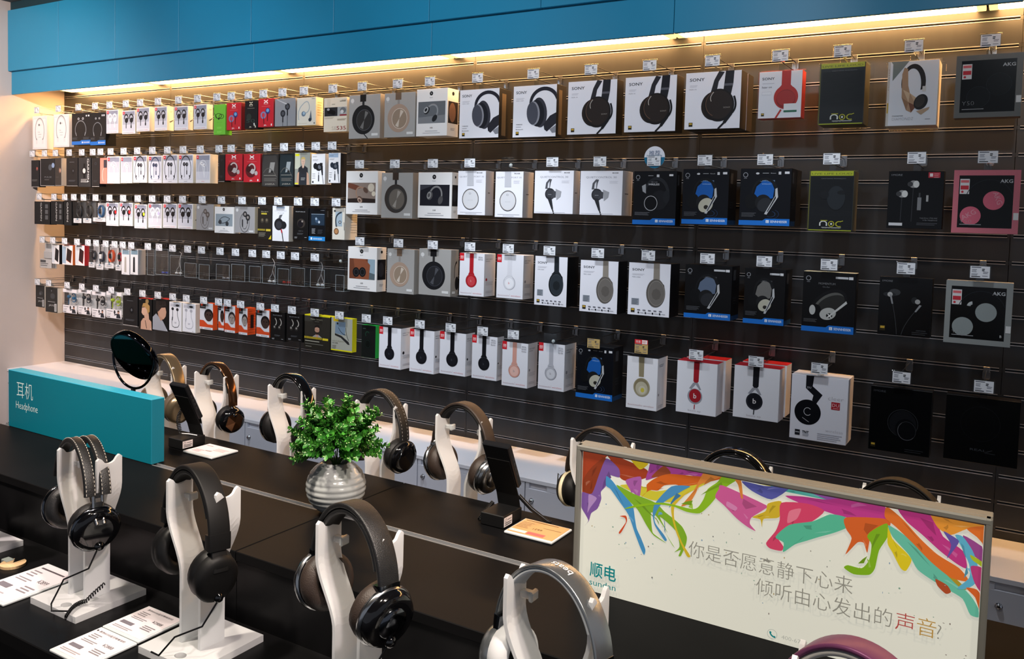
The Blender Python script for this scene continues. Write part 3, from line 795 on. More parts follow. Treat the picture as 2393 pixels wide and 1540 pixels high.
def d_qc30(c, ex):
    c.text('QUIETCONTROL 30', .14, .835, .042, '9a9aa4', .72, off=.005); c.text('BOSE', .76, .94, .025, '3c3d42', .14, off=.02); c.lines(.70, .9, .76, 3, .022, 'd0d0d8')
    k = '2c2d31'
    c.poly([(.28, .58), (.30, .72), (.38, .81), (.45, .80), (.42, .72), (.40, .58)], '55565b'); c.poly([(.34, .60), (.35, .70), (.39, .76), (.39, .60)], 'd9dae0')
    c.ell(.41, .46, .13, .13, k, 24); c.poly([(.42, .56), (.56, .52), (.56, .38), (.44, .36)], '45464b'); c.poly([(.55, .58), (.70, .52), (.68, .40), (.58, .32)], 'a0a1a6'); c.ell(.40, .47, .09, .09, '3c3d42'); c.lines(.36, .45, .44, 1, .03, '8a8b90')
    c.poly([(.34, .38), (.46, .34), (.50, .12), (.46, .10)], k); c.line([(.47, .14), (.52, .0)], .006, k); c.lines(.03, .8, .03, 1, .02, 'c9c9d0')
def icons(c):
    c.ring(.10, .885, .05, .05, .25, '8f9196'); c.rect(.07, .82, .13, .83, '77797e')
def d_hd4(c, ex):
    icons(c); c.lines(.34, .46, .91, 1, .02, 'aaaaae'); c.rect(.54, .885, .60, .935, 'c9cacd'); c.rect(.83, .905, .92, .94, 'd8d9dc')
    n = 16
    o_ = [(.55 + .30 * math.cos(t), .56 + .33 * math.sin(t)) for t in (math.radians(-35 + 205 * i / n) for i in range(n + 1))]
    i_ = [(.54 + .25 * math.cos(t), .54 + .29 * math.sin(t)) for t in (math.radians(-35 + 205 * i / n) for i in range(n + 1))]
    c.poly(o_ + i_[::-1], '26282c'); c.poly([(.20, .72), (.29, .76), (.30, .58), (.22, .62)], '9fa1a5'); c.text('WIRELESS', .35, .735, .035, 'd6d7da', .26, off=.01); c.text('HD 4.50', .42, .785, .02, '9a9b9f', .14)
    c.ell(.62, .46, .2, .22, '1b1c20', 26, -.4); c.ell(.42, .40, .19, .2, '17181b', 28); c.ring(.42, .40, .155, .165, .07, 'c9cacd', 32); c.ell(.42, .40, .14, .15, '0c0d10', 28); c.ell(.78, .52, .08, .14, '202226', 20)
    c.lines(.05, .40, .22, 3, .022, '6a6c72'); blueband(c, 0, .085, .42)
def d_mom(c, ex):
    icons(c)
    if ex in 'b': c.ell(.34, .91, .035, .02, 'c9cacd'); c.lines(.44, .56, .91, 1, .02, 'b0b1b5'); c.text('Bluetooth', .60, .905, .018, 'b0b1b5', .1); c.rect(.75, .89, .80, .94, 'c9cacd'); c.rect(.87, .90, .96, .94, 'd8d9dc')
    else: c.rect(.62, .895, .86, .93, 'c6c8cb'); c.rect(.87, .89, .95, .935, 'd8d9dc')
    bl = {'b': '1b5aa8', 'd': '5c6a80', 's': '6c6b68', 'o': '4a4a48'}[ex]
    if ex == 'o':
        c.ell(.52, .50, .34, .22, '5a5a56', 30, .5); c.ell(.56, .46, .30, .17, '2c2c2a', 30, .5)
        c.text('MOMENTUM', .30, .79, .035, '77787a', .32); c.text('On-Ear', .38, .74, .026, '66676a', .14)
        o_ = [(.50 + .36 * math.cos(t), .44 + .26 * math.sin(t) + .12 * math.cos(t)) for t in (PI * i / 16 for i in range(17))]
        i_ = [(.50 + .31 * math.cos(t), .42 + .22 * math.sin(t) + .12 * math.cos(t)) for t in (PI * i / 16 for i in range(17))]
        c.poly(o_ + i_[::-1], '161618'); c.ell(.26, .36, .11, .12, '0e0e10'); c.ell(.20, .36, .06, .1, 'b9bab6'); c.ell(.50, .31, .16, .12, 'b4b5b0', 26, .3); c.ell(.53, .28, .06, .05, '1a1a1c'); c.poly([(.48, .25), (.52, .25), (.86, .50), (.84, .54)], 'c4c5c2'); c.line([(.5, .25), (.57, .31)], .004, 'd8d8d4'); c.line([(.57, .25), (.5, .31)], .004, 'd8d8d4')
        c.lines(.04, .30, .20, 3, .02, '5a5a5c')
    else:
        c.text('MOMENTUM', .36, .765, .03, '8fb4e0' if ex == 'b' else '6a6c70', .32)
        c.poly([(.28, .52), (.33, .68), (.46, .78), (.62, .76), (.68, .64), (.66, .48), (.48, .44)], bl)
        if ex == 'b': c.text('WIRELESS', .43, .715, .022, '8fb4e0', .19)
        o_ = [(.50 + .27 * math.cos(t), .54 + .30 * math.sin(t)) for t in (math.radians(5 + 190 * i / 16) for i in range(17))]
        i_ = [(.49 + .225 * math.cos(t), .53 + .265 * math.sin(t)) for t in (math.radians(5 + 190 * i / 16) for i in range(17))]
        c.poly(o_ + i_[::-1], '17181a'); c.ell(.24, .42, .13, .16, '101113', 26); c.ell(.47, .40, .16, .16, '1b1c1e', 26, -.3)
        if ex in ('b', 's') and c.idx % 2 == 0 or ex == 's': c.ell(.52, .345, .17, .14, 'b8b6a4', 28, .7); c.ell(.53, .31, .05, .045, '2c2a26')
        else: c.ell(.50, .36, .15, .13, '2a2c30', 26, .7)
        c.poly([(.50, .20), (.55, .19), (.76, .50), (.74, .66), (.70, .64), (.70, .52)], 'b9bbbd'); c.poly([(.55, .24), (.57, .24), (.72, .48), (.71, .52)], '2a2b2e')
        if ex == 'b': c.ring(.62, .20, .10, .06, .08, '34507a', 16, -2.2, 1.2); c.ring(.62, .20, .17, .10, .05, '2a4064', 16, -2.0, 1.0)
        c.lines(.05, .34, .21, 4, .02, '55575c')
    blueband(c, 0, .085, .47)
def d_more(c, ex):
    g = '6f7175' if ex != 'c' else '44464a'
    c.text('1MORE', .05, .915, .032, g, .2, off=.01)
    if ex == 'a':
        c.rect(.72, .88, .93, .975, 'b23440'); c.rect(.745, .90, .80, .955, 'e0d4d4'); c.lines(.82, .91, .94, 3, .03, 'd88a90')
        for x, y in ((.26, .60), (.46, .77)): c.ell(x, y, .08, .075, '8a8a88'); c.ell(x + .05, y, .055, .07, 'c4c4c0'); c.ell(x - .06, y, .05, .05, '3a3a3c'); c.line([(x, y - .06), (x - .01, .12)], .003, '2c2d30')
        c.line([(.58, .54), (.58, .62)], .006, '3c3d40'); c.rect(.545, .32, .615, .54, '77787a'); c.rect(.70, .47, .74, .58, '9a9b9a')
        c.text('Triple Driver LTNG ANC', .60, .175, .022, '77787c', .32); c.text('In-Ear Headphones', .66, .14, .022, '77787c', .26); c.lines(.55, .92, .09, 2, .025, '4a4b50'); c.rect(.04, .045, .29, .095, 'c9cacc')
    elif ex == 'b':
        c.ell(.30, .74, .11, .07, '3a3c3e'); c.ell(.20, .70, .12, .05, '2a2c2e'); c.ell(.21, .70, .05, .05, 'b0b0ae'); c.poly([(.20, .70), (.24, .70), (.28, .54), (.25, .54)], '8d8e90'); c.ell(.68, .62, .06, .07, '26282a'); c.ell(.74, .60, .05, .05, 'a0a09e'); c.poly([(.78, .55), (.82, .54), (.72, .42), (.69, .43)], '8d8e90'); c.curve((.27, .54), (.36, .2), (.37, .02), .002, '3c3e40'); c.curve((.70, .43), (.5, .2), (.46, .02), .002, '3c3e40')
        goldsq(c, .04, .07, .11); c.text('EARPHONES', .74, .10, .02, '55575a', .18); c.lines(.66, .95, .07, 2, .03, '3a3c3f')
    else:
        c.ring(.55, .47, .25, .25, .04, '303236'); c.ell(.55, .46, .22, .24, '1a1b1e', 28); c.ell(.60, .38, .17, .19, '101114'); c.ring(.62, .36, .15, .17, .06, '6e7074', 24, 2.2, 5.6); c.ring(.62, .36, .15, .17, .03, '45474a', 24); goldsq(c, .04, .05, .08)
        c.lines(.6, .9, .07, 2, .03, '2c2e31')
def d_real(c, ex):
    c.ring(.48, .60, .27, .27, .02, '1d1e21'); c.ring(.48, .60, .2, .2, .02, '17181b'); c.text('REAL', .36, .185, .035, '3f4145', .22, off=.01); c.line([(.58, .185), (.66, .22)], .002, '3f4145'); c.line([(.56, .17), (.70, .165)], .0015, '3f4145')
def d_cleer(c, ex):
    k = '17181e'
    c.poly([(.26, 1.0), (.40, 1.0), (.38, .84), (.56, .72), (.46, .58), (.38, .62), (.40, .70), (.26, .80)], k); c.text('DU', .285, .80, .03, 'c9c9d0', .07); c.ell(.31, .43, .235, .235, '121318', 36); c.ring(.31, .44, .07, .075, .12, 'd9d9de', 20, .7, 5.6); c.line([(.22, .34), (.34, .28)], .002, 'aaaaae')
    c.text('cleer', .66, .66, .06, 'a9a2a6', .27, off=-.02); c.rect(.72, .52, .87, .635, 'b02a35'); c.text('DU', .735, .565, .05, 'e9c9cc', .12); c.lines(.75, .85, .535, 1, .03, 'd88a90')
    c.text('wireless', .64, .165, .05, 'b0b0ba', .30, off=-.02); c.lines(.50, .93, .12, 4, .028, 'c0c0ca')
    c.rect(.10, .06, .19, .145, '26272c'); c.rect(.11, .10, .18, .11, 'dadade'); c.text('TNT', .23, .10, .04, '1c1d22', .12, off=.03); c.lines(.24, .35, .08, 2, .02, '9a9aa2')
def d_solo(c, ex):
    k, ed, ctr = {'k': ('131419', '22242a', '2e3036'), 'r': ('b01f28', '8c1a20', 'c8434a'), 'w': ('dcdce2', 'b3b3ba', 'eeeef2'), 'g': ('d79f90', 'b07a6c', 'e8bdb0'), 's': ('b5b6bd', '85868e', 'd5d6db')}[ex]
    c.rect(0, .82, .18, 1.0, 'cf222c'); c.rect(.035, .885, .085, .935, 'f2cfcf'); c.rect(.1, .885, .15, .935, 'f2cfcf'); c.rect(.05, .9, .07, .92, 'cf222c'); c.rect(.115, .9, .135, .92, 'cf222c'); c.lines(.03, .15, .865, 1, .02, 'f0c8c8')
    c.poly([(.41, 1), (.57, 1), (.57, .56), (.62, .50), (.36, .50), (.41, .56)], k)
    c.ell(.49, .36, .225, .225, ed, 32); c.ell(.485, .355, .205, .21, k, 32); c.ell(.49, .35, .16, .165, ctr if ex != 'k' else '191a20', 28); c.ring(.49, .36, .21, .215, .06, ctr, 20, 1.0, 2.6); c.text('b', .455, .33, .055, 'd0302c' if ex == 'w' else '8a8a90' if ex in 'wgs' else '4a4c54' if ex == 'k' else 'e0a0a0')
    c.text('beatssolo', .07, .055, .032, 'b58f94', .44, off=-.01); c.text('wireless', .56, .055, .032, 'cf5a60', .36, off=-.01); c.text('3', .515, .085, .02, 'b58f94')
    if ex in 'gsr' or (ex == 'k' and c.idx == 3):
        for i, t in enumerate(('SPECIAL', 'EDITION', {'g': 'ROSE GOLD', 's': 'SILVER', 'r': '', 'k': 'BLACK'}[ex])):
            if t: c.text(t, .76, .90 - .05 * i, .035, '7b7b84', .18)
def d_studio(c, ex):
    c.poly([(.38, 1), (.56, 1), (.56, .62), (.40, .62)], '8f8468'); c.ell(.50, .42, .27, .29, '9d9478', 34); c.ell(.49, .43, .23, .25, '857a5e', 32); c.ell(.50, .40, .20, .21, 'b9b29a', 32); c.ell(.52, .37, .12, .13, 'c9c3ae', 26); c.ell(.53, .37, .06, .07, 'c8b84a', 18)
    c.text('beatsstudio wireless', .07, .06, .032, 'bd8d92', .84, off=-.01)
def d_ep(c, ex):
    k = 'a5222c' if ex == 'r' else '1b1c22'
    c.poly([(.42, 1), (.56, 1), (.55, .63), (.52, .60), (.45, .60), (.42, .63)], k)
    c.poly([(.42, .60), (.54, .60), (.62, .48), (.58, .47), (.48, .57), (.38, .47), (.32, .48)], '9b9ca4'); c.ell(.47, .34, .185, .19, '9b9ca4' if ex == 'r' else '2b2c33', 30); c.ell(.475, .35, .15, .165, k, 30); c.line([(.47, .18), (.465, .09)], .004, k); c.text('b', .435, .30, .10, 'e4dede', .075, off=.01)
    c.text('beats ep', .31, .045, .04, 'b8aeb4', .32, off=-.01)
def d_elite(c, ex):
    c.text('Elite Sport', .26, .88, .035, 'b0a890', .5); c.rect(.26, .80, .66, .85, 'b9a93a'); c.ell(.34, .60, .13, .13, '3a352e'); c.ell(.66, .60, .13, .13, '3a352e'); c.ell(.34, .62, .07, .07, '6b6250'); c.ell(.66, .62, .07, .07, '6b6250')
    for i in range(8): c.rect(.02 + .07 * i, .27, .055 + .07 * i, .33, 'c9b23c')
    c.rect(.62, .26, .95, .33, 'c9b23c'); c.lines(.1, .6, .19, 4, .035, '8a8478'); c.poly([(.80, 0), (1, 0), (1, .14)], 'd9c028')
def d_pulse(c, ex):
    k = '1d1e22'
    c.text('SOUNDSPORT', .12, .84, .035, 'b9b9c0', .76); c.text('PULSE', .34, .78, .035, 'b9b9c0', .36); c.rect(.25, .93, .75, .97, '9fb0c4')
    c.poly([(.30, .56), (.44, .74), (.62, .76), (.50, .64), (.52, .52)], '5f6066'); c.ell(.40, .48, .28, .26, k, 28); c.ell(.66, .46, .2, .17, k, 24); c.ell(.40, .46, .18, .17, '34353b'); c.line([(.54, .34), (.60, .24)], .01, 'b8303a'); c.line([(.60, .24), (.68, .0)], .006, k)
def d_nu(c, ex):
    c.text('NUFORCE', .18, .86, .04, '9a9a9c', .62)
    if ex == 'o': c.ell(.55, .52, .26, .22, '3a3430', 26); c.ell(.5, .5, .18, .17, '17151a'); c.ell(.62, .58, .06, .05, '8a8078'); c.text('HEM 4', .38, .26, .04, '5a5a5c', .3)
    else:
        for x, s in ((.34, 1), (.68, 1)):
            c.curve((x - .02, .78), (x + .22, .62), (x - .06, .5), .006, 'a9a49c'); c.ell(x - .04, .47, .11, .11, '2c2a28'); c.ell(x - .05, .48, .05, .05, '8f8a84')
    c.lines(.12, .3, .08, 2, .03, '9a9a9c'); c.lines(.78, .92, .08, 1, .03, 'aaaaac')
    c.lines(.3, .7, .2, 2, .03, '55565a')
def d_sennbud(c, ex):
    c.rect(.12, .47, .96, .84, '17202a'); c.rect(.14, .49, .94, .82, '243444'); c.ell(.5, .62, .12, .1, '3b5068'); c.ell(.62, .58, .06, .06, 'b9c4d0'); c.ell(.44, .68, .06, .06, '8fa4b8'); c.line([(.14, .82), (.94, .82)], .002, '9fb0c0')
    c.lines(.18, .4, .36, 5, .035, '9a9ca4'); c.lines(.55, .85, .33, 4, .035, '3f4248'); c.rect(.0, 0, 1, .13, '2a86cc'); c.rect(.12, .03, .22, .10, 'e6eef6'); c.text('SENNHEISER', .28, .04, .045, 'e6eef6', .55, off=.01); c.lines(.7, .95, .93, 1, .03, '77797e')
def d_hookw(c, ex):
    c.rect(.25, .42, .8, .88, '9fb0bc'); c.curve((.75, .86), (.1, .8), (.35, .4), .008, '26303a'); c.ell(.62, .55, .12, .1, '4c565e'); c.ell(.62, .55, .06, .05, 'c8ccd0'); c.ell(.34, .26, .20, .2, '6e4a30'); c.ell(.34, .26, .14, .14, 'b8865a'); c.ell(.2, .9, .08, .06, '3a3b3e'); c.line([(.95, .55), (.98, .3)], .003, '2a2a2e')
def d_jays(c, ex):
    c.ell(.6, .66, .2, .13, '3c3e40'); c.ell(.5, .62, .1, .08, '54565a') if c.idx == 0 else c.ell(.5, .87, .05, .04, '66686a'); c.lines(.2, .8, .42, 1, .04, 'a9a9a9'); c.text('JAYS', .28, .25, .07, 'b9b9b7', .45); c.rect(.74, .05, .92, .36, 'c9c9c7')
    for i in range(4): c.rect(.77 + .035 * i, .07, .785 + .035 * i, .34, '2a2a2c')
def d_person(c, ex):
    c.rect(.03, .95, .2, .965, '8a8a8a')
    if ex == 'f':
        c.poly([(.16, 0), (.18, .24), (.34, .36), (.66, .40), (.96, .28), (1, 0)], 'c9a089'); c.poly([(.48, .30), (.40, .52), (.74, .60), (.80, .34)], 'c9a089'); c.poly([(.26, .70), (.22, .54), (.34, .46), (.50, .46), (.66, .56), (.64, .74)], 'd3ab93'); c.poly([(.26, .72), (.34, .84), (.60, .88), (.84, .78), (.84, .60), (.70, .52), (.62, .66), (.44, .74)], 'b08a54'); c.ell(.64, .92, .12, .12, 'b8935c'); c.line([(.50, .3), (.62, .04)], .005, '2a2320')
    else:
        c.poly([(0, 0), (.0, .40), (.22, .52), (.40, .42), (.66, .30), (.98, 0)], '9fa3ac'); c.poly([(.36, .46), (.30, .62), (.62, .66), (.66, .36), (.52, .30)], 'b98f78'); c.poly([(.34, .70), (.44, .46), (.70, .36), (.84, .46), (.88, .60), (.82, .74)], 'c39a82'); c.poly([(.20, .66), (.22, .90), (.50, 1.0), (.82, .94), (.90, .78), (.78, .78), (.60, .74), (.42, .62), (.34, .58)], '2a2422')
    c.ell(.9, .04, .03, .03, 'd0d0d0')
def d_wwire(c, ex):
    k = '2c2d31' if ex == 'k' else 'a9aab2'
    c.rect(.10, .84, .9, .94, 'c3c4cc'); c.ell(.66, .89, .15, .06, '2f3034'); c.ell(.28, .76, .10, .08, k); c.ell(.66, .75, .10, .08, k)
    c.line([(.28, .7), (.28, .45), (.22, .28), (.26, .16), (.45, .12), (.70, .14), (.80, .22), (.80, .34), (.68, .52), (.66, .70)], .0035, k); c.line([(.28, .48), (.25, .36)], .008, k); c.lines(.42, .6, .3, 2, .03, 'b9bac2'); c.lines(.75, .85, .04, 1, .03, '9a9aa2')
def d_jbl(c, ex):
    c.rect(0, .78, .45, 1, '26272b'); c.rect(.08, .88, .22, .97, 'd2452a'); c.lines(.08, .4, .84, 1, .04, '9a9a9c')
    sk, hr = ('3f2f2a', '141214') if ex == 'd' else ('9a8d86', '2c2628')
    c.ell(.68, .56, .34, .40 * c.H / c.W * .55, hr, 26); c.ell(.68, .50, .28, .34 * c.H / c.W * .55, sk, 26)
    c.ell(.58, .56, .05, .03, '0e0c0c'); c.ell(.80, .56, .05, .03, '0e0c0c'); c.line([(.69, .54), (.71, .44), (.66, .43)], .002, '1e1614'); c.rect(.60, .33, .80, .345, '5a2e28')
    c.poly([(0, .08), (1, .08), (1, .20), (.62, .20), (.3, .34), (0, .34)], 'cf4a24'); c.rect(0, 0, 1, .085, 'dcdce0')
    for i in range(5): c.ell(.42 + .1 * i, .04, .025, .025, '2a2a2c')
    c.text('JBL', .06, .025, .035, 'cf4a24', .2)
def d_halo(c, ex):
    c.rect(0, .97, 1, 1, 'd9d11c'); c.poly([(0, .97), (.18, .97), (.3, .86), (.3, .80), (0, .80)], '3a3832'); c.text('Halo Smart', .24, .86, .05, 'a9a48a', .46); c.lines(.4, .58, .81, 1, .03, '77746a')
    person(c, .50, .56, .24, 'b98e78', '1e1a1a', '9a989a', beard=True)
    c.rect(0, 0, 1, .36, '26241e')
    for i in range(14): c.rect(.01 + .05 * i, .30, .04 + .05 * i, .36, 'd1b62c')
    c.rect(.72, .29, .94, .355, 'd9c22c'); c.lines(.04, .60, .22, 1, .05, 'b9b4a4'); c.lines(.04, .75, .14, 1, .04, '77746a'); c.lines(.06, .3, .06, 1, .05, '77746a')
def d_fusion(c, ex):
    c.rect(0, .03, 1, .985, 'a8a89c'); c.rect(0, 0, 1, .04, 'd9d11c'); c.rect(.1, .88, .34, 1.0, 'd9b91c'); c.poly([(.20, .86), (.68, .88), (.66, .48), (.18, .52)], '74899c'); c.poly([(.18, .52), (.50, .46), (.84, .30), (.88, .22), (.80, .22), (.46, .40), (.18, .46)], '2a2a2a'); c.curve((.34, .7), (.5, .5), (.7, .5), .003, '23282c'); c.curve((.7, .72), (.7, .5), (.84, .34), .003, '23282c'); c.ell(.3, .82, .04, .04, '1d2024')
    c.text('HALO FUSION', .06, .27, .045, '8d8b76', .56); c.text('SILVER', .06, .21, .04, '3a3a34', .28); c.lines(.06, .26, .15, 4, .03, '6e6c60')
def d_razer(c, ex):
    c.ring(.42, .72, .16, .16, .3, '1c3a2c', 14, .5, 4); c.lines(.1, .3, .88, 1, .03, '5c6c64'); c.ell(.45, .42, .24, .26, '0a100e'); c.ring(.45, .42, .2, .22, .1, '1e2c28')
PRINT = {k[2:]: v for k, v in list(globals().items()) if k.startswith('d_') and callable(v)}

# ---------------------------------------------------------------- boxes on the wall
# design: (name, description, front, side, top, roughness, category)
CN = {'k': 'black', 'kr': 'black-and-red', 'ky': 'black-and-lime', 'wv': 'pale lilac', 'w': 'white', 'b': 'blue', 'd': 'navy', 'g': 'lime', 'o': 'orange', 'r': 'red', 's': 'silver', 'm': 'black', 't': 'taupe', 'k2': 'black'}
def look(ds, ex):
    WS = 'd9d4c4'
    T = {
        'lg': ('neckband_box', 'white carton picturing a neckband earphone', 'e8e2de', 'dcd6d2', 'e0dad6', .4),
        'neck': ('neckband_box', 'black neckband carton with blue lower band', '111315', '0d0f11', '0f1113', .4),
        'pb': ('earhook_box', 'white window carton of %s earhooks' % CN.get(ex, 'black'), 'e6e4e8', WS, 'dcd8d0', .3),
        'green': ('earphone_packet', 'slim bright green earphone packet', '6fbe3c', '5fae30', '6fbe3c', .4),
        'ua': ('sport_earphone_box', ('black' if ex == 'k' else 'red') + ' sport earphone carton with white emblem', '15171a' if ex == 'k' else 'bf2430', '0e1012' if ex == 'k' else '6e1a20', '1a1a1c' if ex == 'k' else 'a82028', .4),
        'greybud': ('earbud_box', 'grey carton picturing two dark earbuds', '8b8d92', '7b7d82', '8b8d92', .25),
        'cable': ('earbud_box', 'cream carton picturing a blue earphone cable', 'd5d0c2', 'd8cda8', 'd8d2c0', .4),
        'se': ('earbud_box', 'cream earphone carton with red number 535', 'ded3c0', 'd4c8b0', 'e0d4be', .4),
        'dark': ('slim_box', 'dark slim carton', '1d1c1d' if ex not in 'o' else '3c3632', 'cabfb0' if ex == 'o' else '17171a', '19191b', .3),
        'garmin': ('watch_box', ('dark grey' if ex == 'w' else 'black') + ' watch carton with vertical white lettering', '2f2f30' if ex == 'w' else '151617', '0f1011', '161718', .4),
        'salmon': ('earphone_packet', 'narrow salmon pink earphone carton', 'd98a78', 'c97a68', 'd98a78', .4),
        'urb': ('earphone_box', 'white window carton of %s in-ear earphones' % ('pale pink' if ex == 'p' else 'silver'), 'e8e4e6', WS, 'dcd8d0', .3),
        'bx': ('neckloop_box', 'white window carton showing %s neck-loop earphones' % CN.get(ex, ''), 'e6e5ea', WS, 'dcd8d0', .3),
        'pack': ('earphone_packet', 'rounded %s hanging packet of a headset' % ('dark brown' if ex == 'k' else 'dark teal'), '2b2a29' if ex == 'k' else '1a2225', '1c1c1c', '1c1c1c', .3),
        'sport': ('sport_earphone_box', 'carton picturing a blonde woman in a sports top', '8d8f86', 'b8b49c', 'c2b83a', .35),
        'sonybud': ('earbud_box', 'white carton picturing a large %s earbud' % ('black' if ex == 'k' else 'blue-grey'), 'e9e8ea', '1a1b1e' if ex == 'b' else 'dcdad6', 'e4e4e2', .35),
        'bobud': ('earbud_box', 'grey carton picturing %s looped earbuds' % ('brown' if ex == 'g' else 'black'), '9b999a', 'a59c88', 'a4a2a0', .45),
        'bopic': ('headphone_box', {'h4': 'white carton with grey folded headphone photo', 'h9': 'white carton with hand-held brown headphone photo', 'h4d': 'white carton with dark headphone photo', 'h9b': 'white carton with brown-coat headphone photo', 'bud': 'white carton with grey earbud photo'}.get(ex, '000000'), 'e8e6e4', 'dedcd8', 'e8e6e2', .4),
        'bog': ('headphone_box', 'grey carton picturing a round %s headphone' % {'k': 'black corded', 'k2': 'glossy black', 't': 'beige', 'b': 'brown'}.get(ex, '000000'), 'a3a19e', '8a8680', 'a6a29c', .45),
        'sonyabt': ('headphone_box', 'white carton picturing half of a black wireless headphone', 'e9e9ef', '26231f', '2c2823', .3),
        'sony1a': ('headphone_box', 'white carton picturing a big brown-black headphone', 'e9e9f0', '2a261f', '342f26', .3),
        's1000': ('headphone_box', 'white carton picturing a %s oval headphone' % ('navy black' if ex == 'k' else 'taupe'), 'e9e9f0', '0e0f12', '121317', .3),
        'hear': ('headphone_box', 'white carton picturing a red headphone', 'e8e7ec', 'c23a32', 'c8403a', .3),
        'roc': ('headphone_box', 'black striped carton with lime top strip', '14161a', '4a4632', '8f9428', .35),
        'diam': ('headphone_box', 'white carton picturing a faceted bronze headphone', 'e6e6ea', 'cfc8bc', 'dcd8d0', .3),
        'akg': ('headphone_box', {'g': 'dark grey framed', 'p': 'pink framed', 's': 'silver-grey framed'}.get(ex, '000000') + ' black window headphone carton', {'g': '6a6b68', 'p': 'c9707c', 's': '8e9290'}.get(ex, '000000'), {'g': '55564f', 'p': 'b05c68', 's': '7a7e7c'}.get(ex, '000000'), {'g': '77766f', 'p': 'd07a86', 's': '9a9e9c'}.get(ex, '000000'), .2),
        'qc35': ('headphone_box', 'white carton picturing a silver oval headphone', 'e8e8ee', 'b4b4b8', 'dcdce0', .35),
        'qc30': ('earbud_box', 'white carton picturing a dark finned earbud', 'e9e9f0', 'aaaaae', 'dcdce0', .35),
        'hd4': ('headphone_box', 'black carton with white ring headphone and blue band', '0e0f13', '0b0c10', '101116', .3),
        'mom': ('headphone_box', {'b': 'blue-banded black carton with blue glow', 'd': 'blue-banded black carton with slate glow', 's': 'blue-banded black carton with cream headphone', 'o': 'blue-banded black carton with flat silver headphone'}.get(ex, '000000'), '0c0e14' if ex == 'b' else '0d0d0f', '0b0c10', 'd9cfae' if ex == 'o' else '0f1014', .3),
        'more': ('headphone_box', {'a': 'black carton picturing silver earbuds and red badge', 'b': 'black carton picturing two angled earbuds', 'c': 'nearly black carton with faint ring headphone'}.get(ex, '000000'), '0d0e10' if ex != 'c' else '0b0c0d', '0a0b0c', '15171a', .18),
        'real': ('headphone_box', 'plain black square carton with faint lettering', '08090a', '070708', '0a0a0b', .3),
        'cleer': ('headphone_box', 'white carton picturing a black disc headphone', 'e9e9f0', 'c4c4ca', 'd2d2d8', .3),
        'solo': ('headphone_box', 'white carton picturing a %s headphone' % {'k': 'black', 'r': 'red', 'w': 'white', 'g': 'rose-gold', 's': 'silver'}.get(ex, '000000'), 'e8e8ee', 'd6d6da', '1b1c20' if ex in 'kgs' else 'dcdce0', .35),
        'studio': ('headphone_box', 'white carton picturing a champagne gold headphone', 'e8e7ea', 'd4d4d8', '17171a', .35),
        'ep': ('headphone_box', 'white carton with red top picturing a %s headphone' % CN.get(ex, ''), 'e9e9ee', 'cfcfd6', 'a8222c', .35),
        'elite': ('earbud_box', 'black earbud carton with yellow stripe', '23201c', '1a1815', '2a2620', .4),
        'pulse': ('earbud_box', 'white carton picturing a finned earbud on red stem', 'e6e6ea', 'c6c2b8', 'dcdce0', .4),
        'nu': ('earhook_box', 'black carton picturing %s' % ('an oval earbud case' if ex == 'o' else 'two curved earhooks'), '141415', '101011', '161617', .3),
        'sennbud': ('earbud_box', 'black earbud carton with bright blue label', '101216', '0d0f12', '121418', .3),
        'hookw': ('earhook_box', 'white deep carton picturing a curved earhook', 'd9d4c8', 'c9c6bc', 'dcd8cc', .4),
        'phone': ('phone_case_box', 'small white carton picturing a dark phone, %s side' % CN.get(ex, ''), 'e4e2e2', {'k': '17171a', 'o': 'c8642c', 'r': 'a8262a'}.get(ex, '000000'), {'k': '17171a', 'o': 'd0502c', 'r': 'c22c2c'}.get(ex, '000000'), .4),
        'slim': ('slim_box', 'narrow white carton with %s strip picture' % ('grey' if ex == 's' else 'black'), 'dcdcde', 'a9aaac', 'd0d0d2', .4),
        'jays': ('earphone_box', 'dark charcoal earphone carton with barcode', '262625', 'c6bfb2', '30302e', .4),
        'person': ('earphone_box', 'black carton picturing a %s in profile' % ('blonde woman' if ex == 'f' else 'dark-haired man'), '101112', '0d0d0e', 'b8322c', .3),
        'wwire': ('earphone_box', 'white carton picturing %s corded earphones' % ('black' if ex == 'k' else 'white'), 'e2e3e8', 'cbc6ba', 'dcdcdc', .4),
        'jbl': ('earphone_box', 'white-and-orange carton with a %s face portrait' % ('dark' if ex == 'd' else 'pale'), 'd6d6da', 'cf4f22', 'cf4f22', .35),
        'halo': ('headset_box', 'dark carton picturing a bearded man, yellow edge', '2e2b26', '211f1b', 'd2cb1c', .35),
        'fusion': ('headset_box', 'yellow-edged grey carton picturing a neckband headset', 'd2c91c', 'cfc71a', 'd6cf22', .35),
        'razer': ('headset_box', 'black headset carton with bright green side', '141817', '1f9a3e', '1f9a3e', .3),
    }
    return T[ds]
def d_phone(c, ex):
    k = {'k': '151518', 'o': '2a1c18', 'r': '2a1214'}[ex]
    c.poly([(.0, .1), (.35, .05), (.35, .9), (.0, .95)], '9fb6c8' if ex == 'o' else 'cdd2d8'); c.poly([(.38, .25), (.82, .10), (.92, .72), (.48, .86)], k); c.line([(.38, .25), (.82, .10), (.92, .72)], .004, {'k': '3a3a3e', 'o': 'c05a30', 'r': 'b8302c'}[ex]); c.lines(.1, .3, .9, 1, .04, '8a8a90')
def d_slim(c, ex):
    c.rect(.1, .80, .95, .96, '8fa9b8'); c.poly([(.38, .68), (.5, .72), (.6, .68), (.62, .10), (.36, .10)], 'a9a49c' if ex == 's' else '1c1c20'); c.lines(.15, .5, .04, 1, .03, '9a9aa0')
PRINT['phone'] = d_phone
PRINT['slim'] = d_slim
_cnt = {}
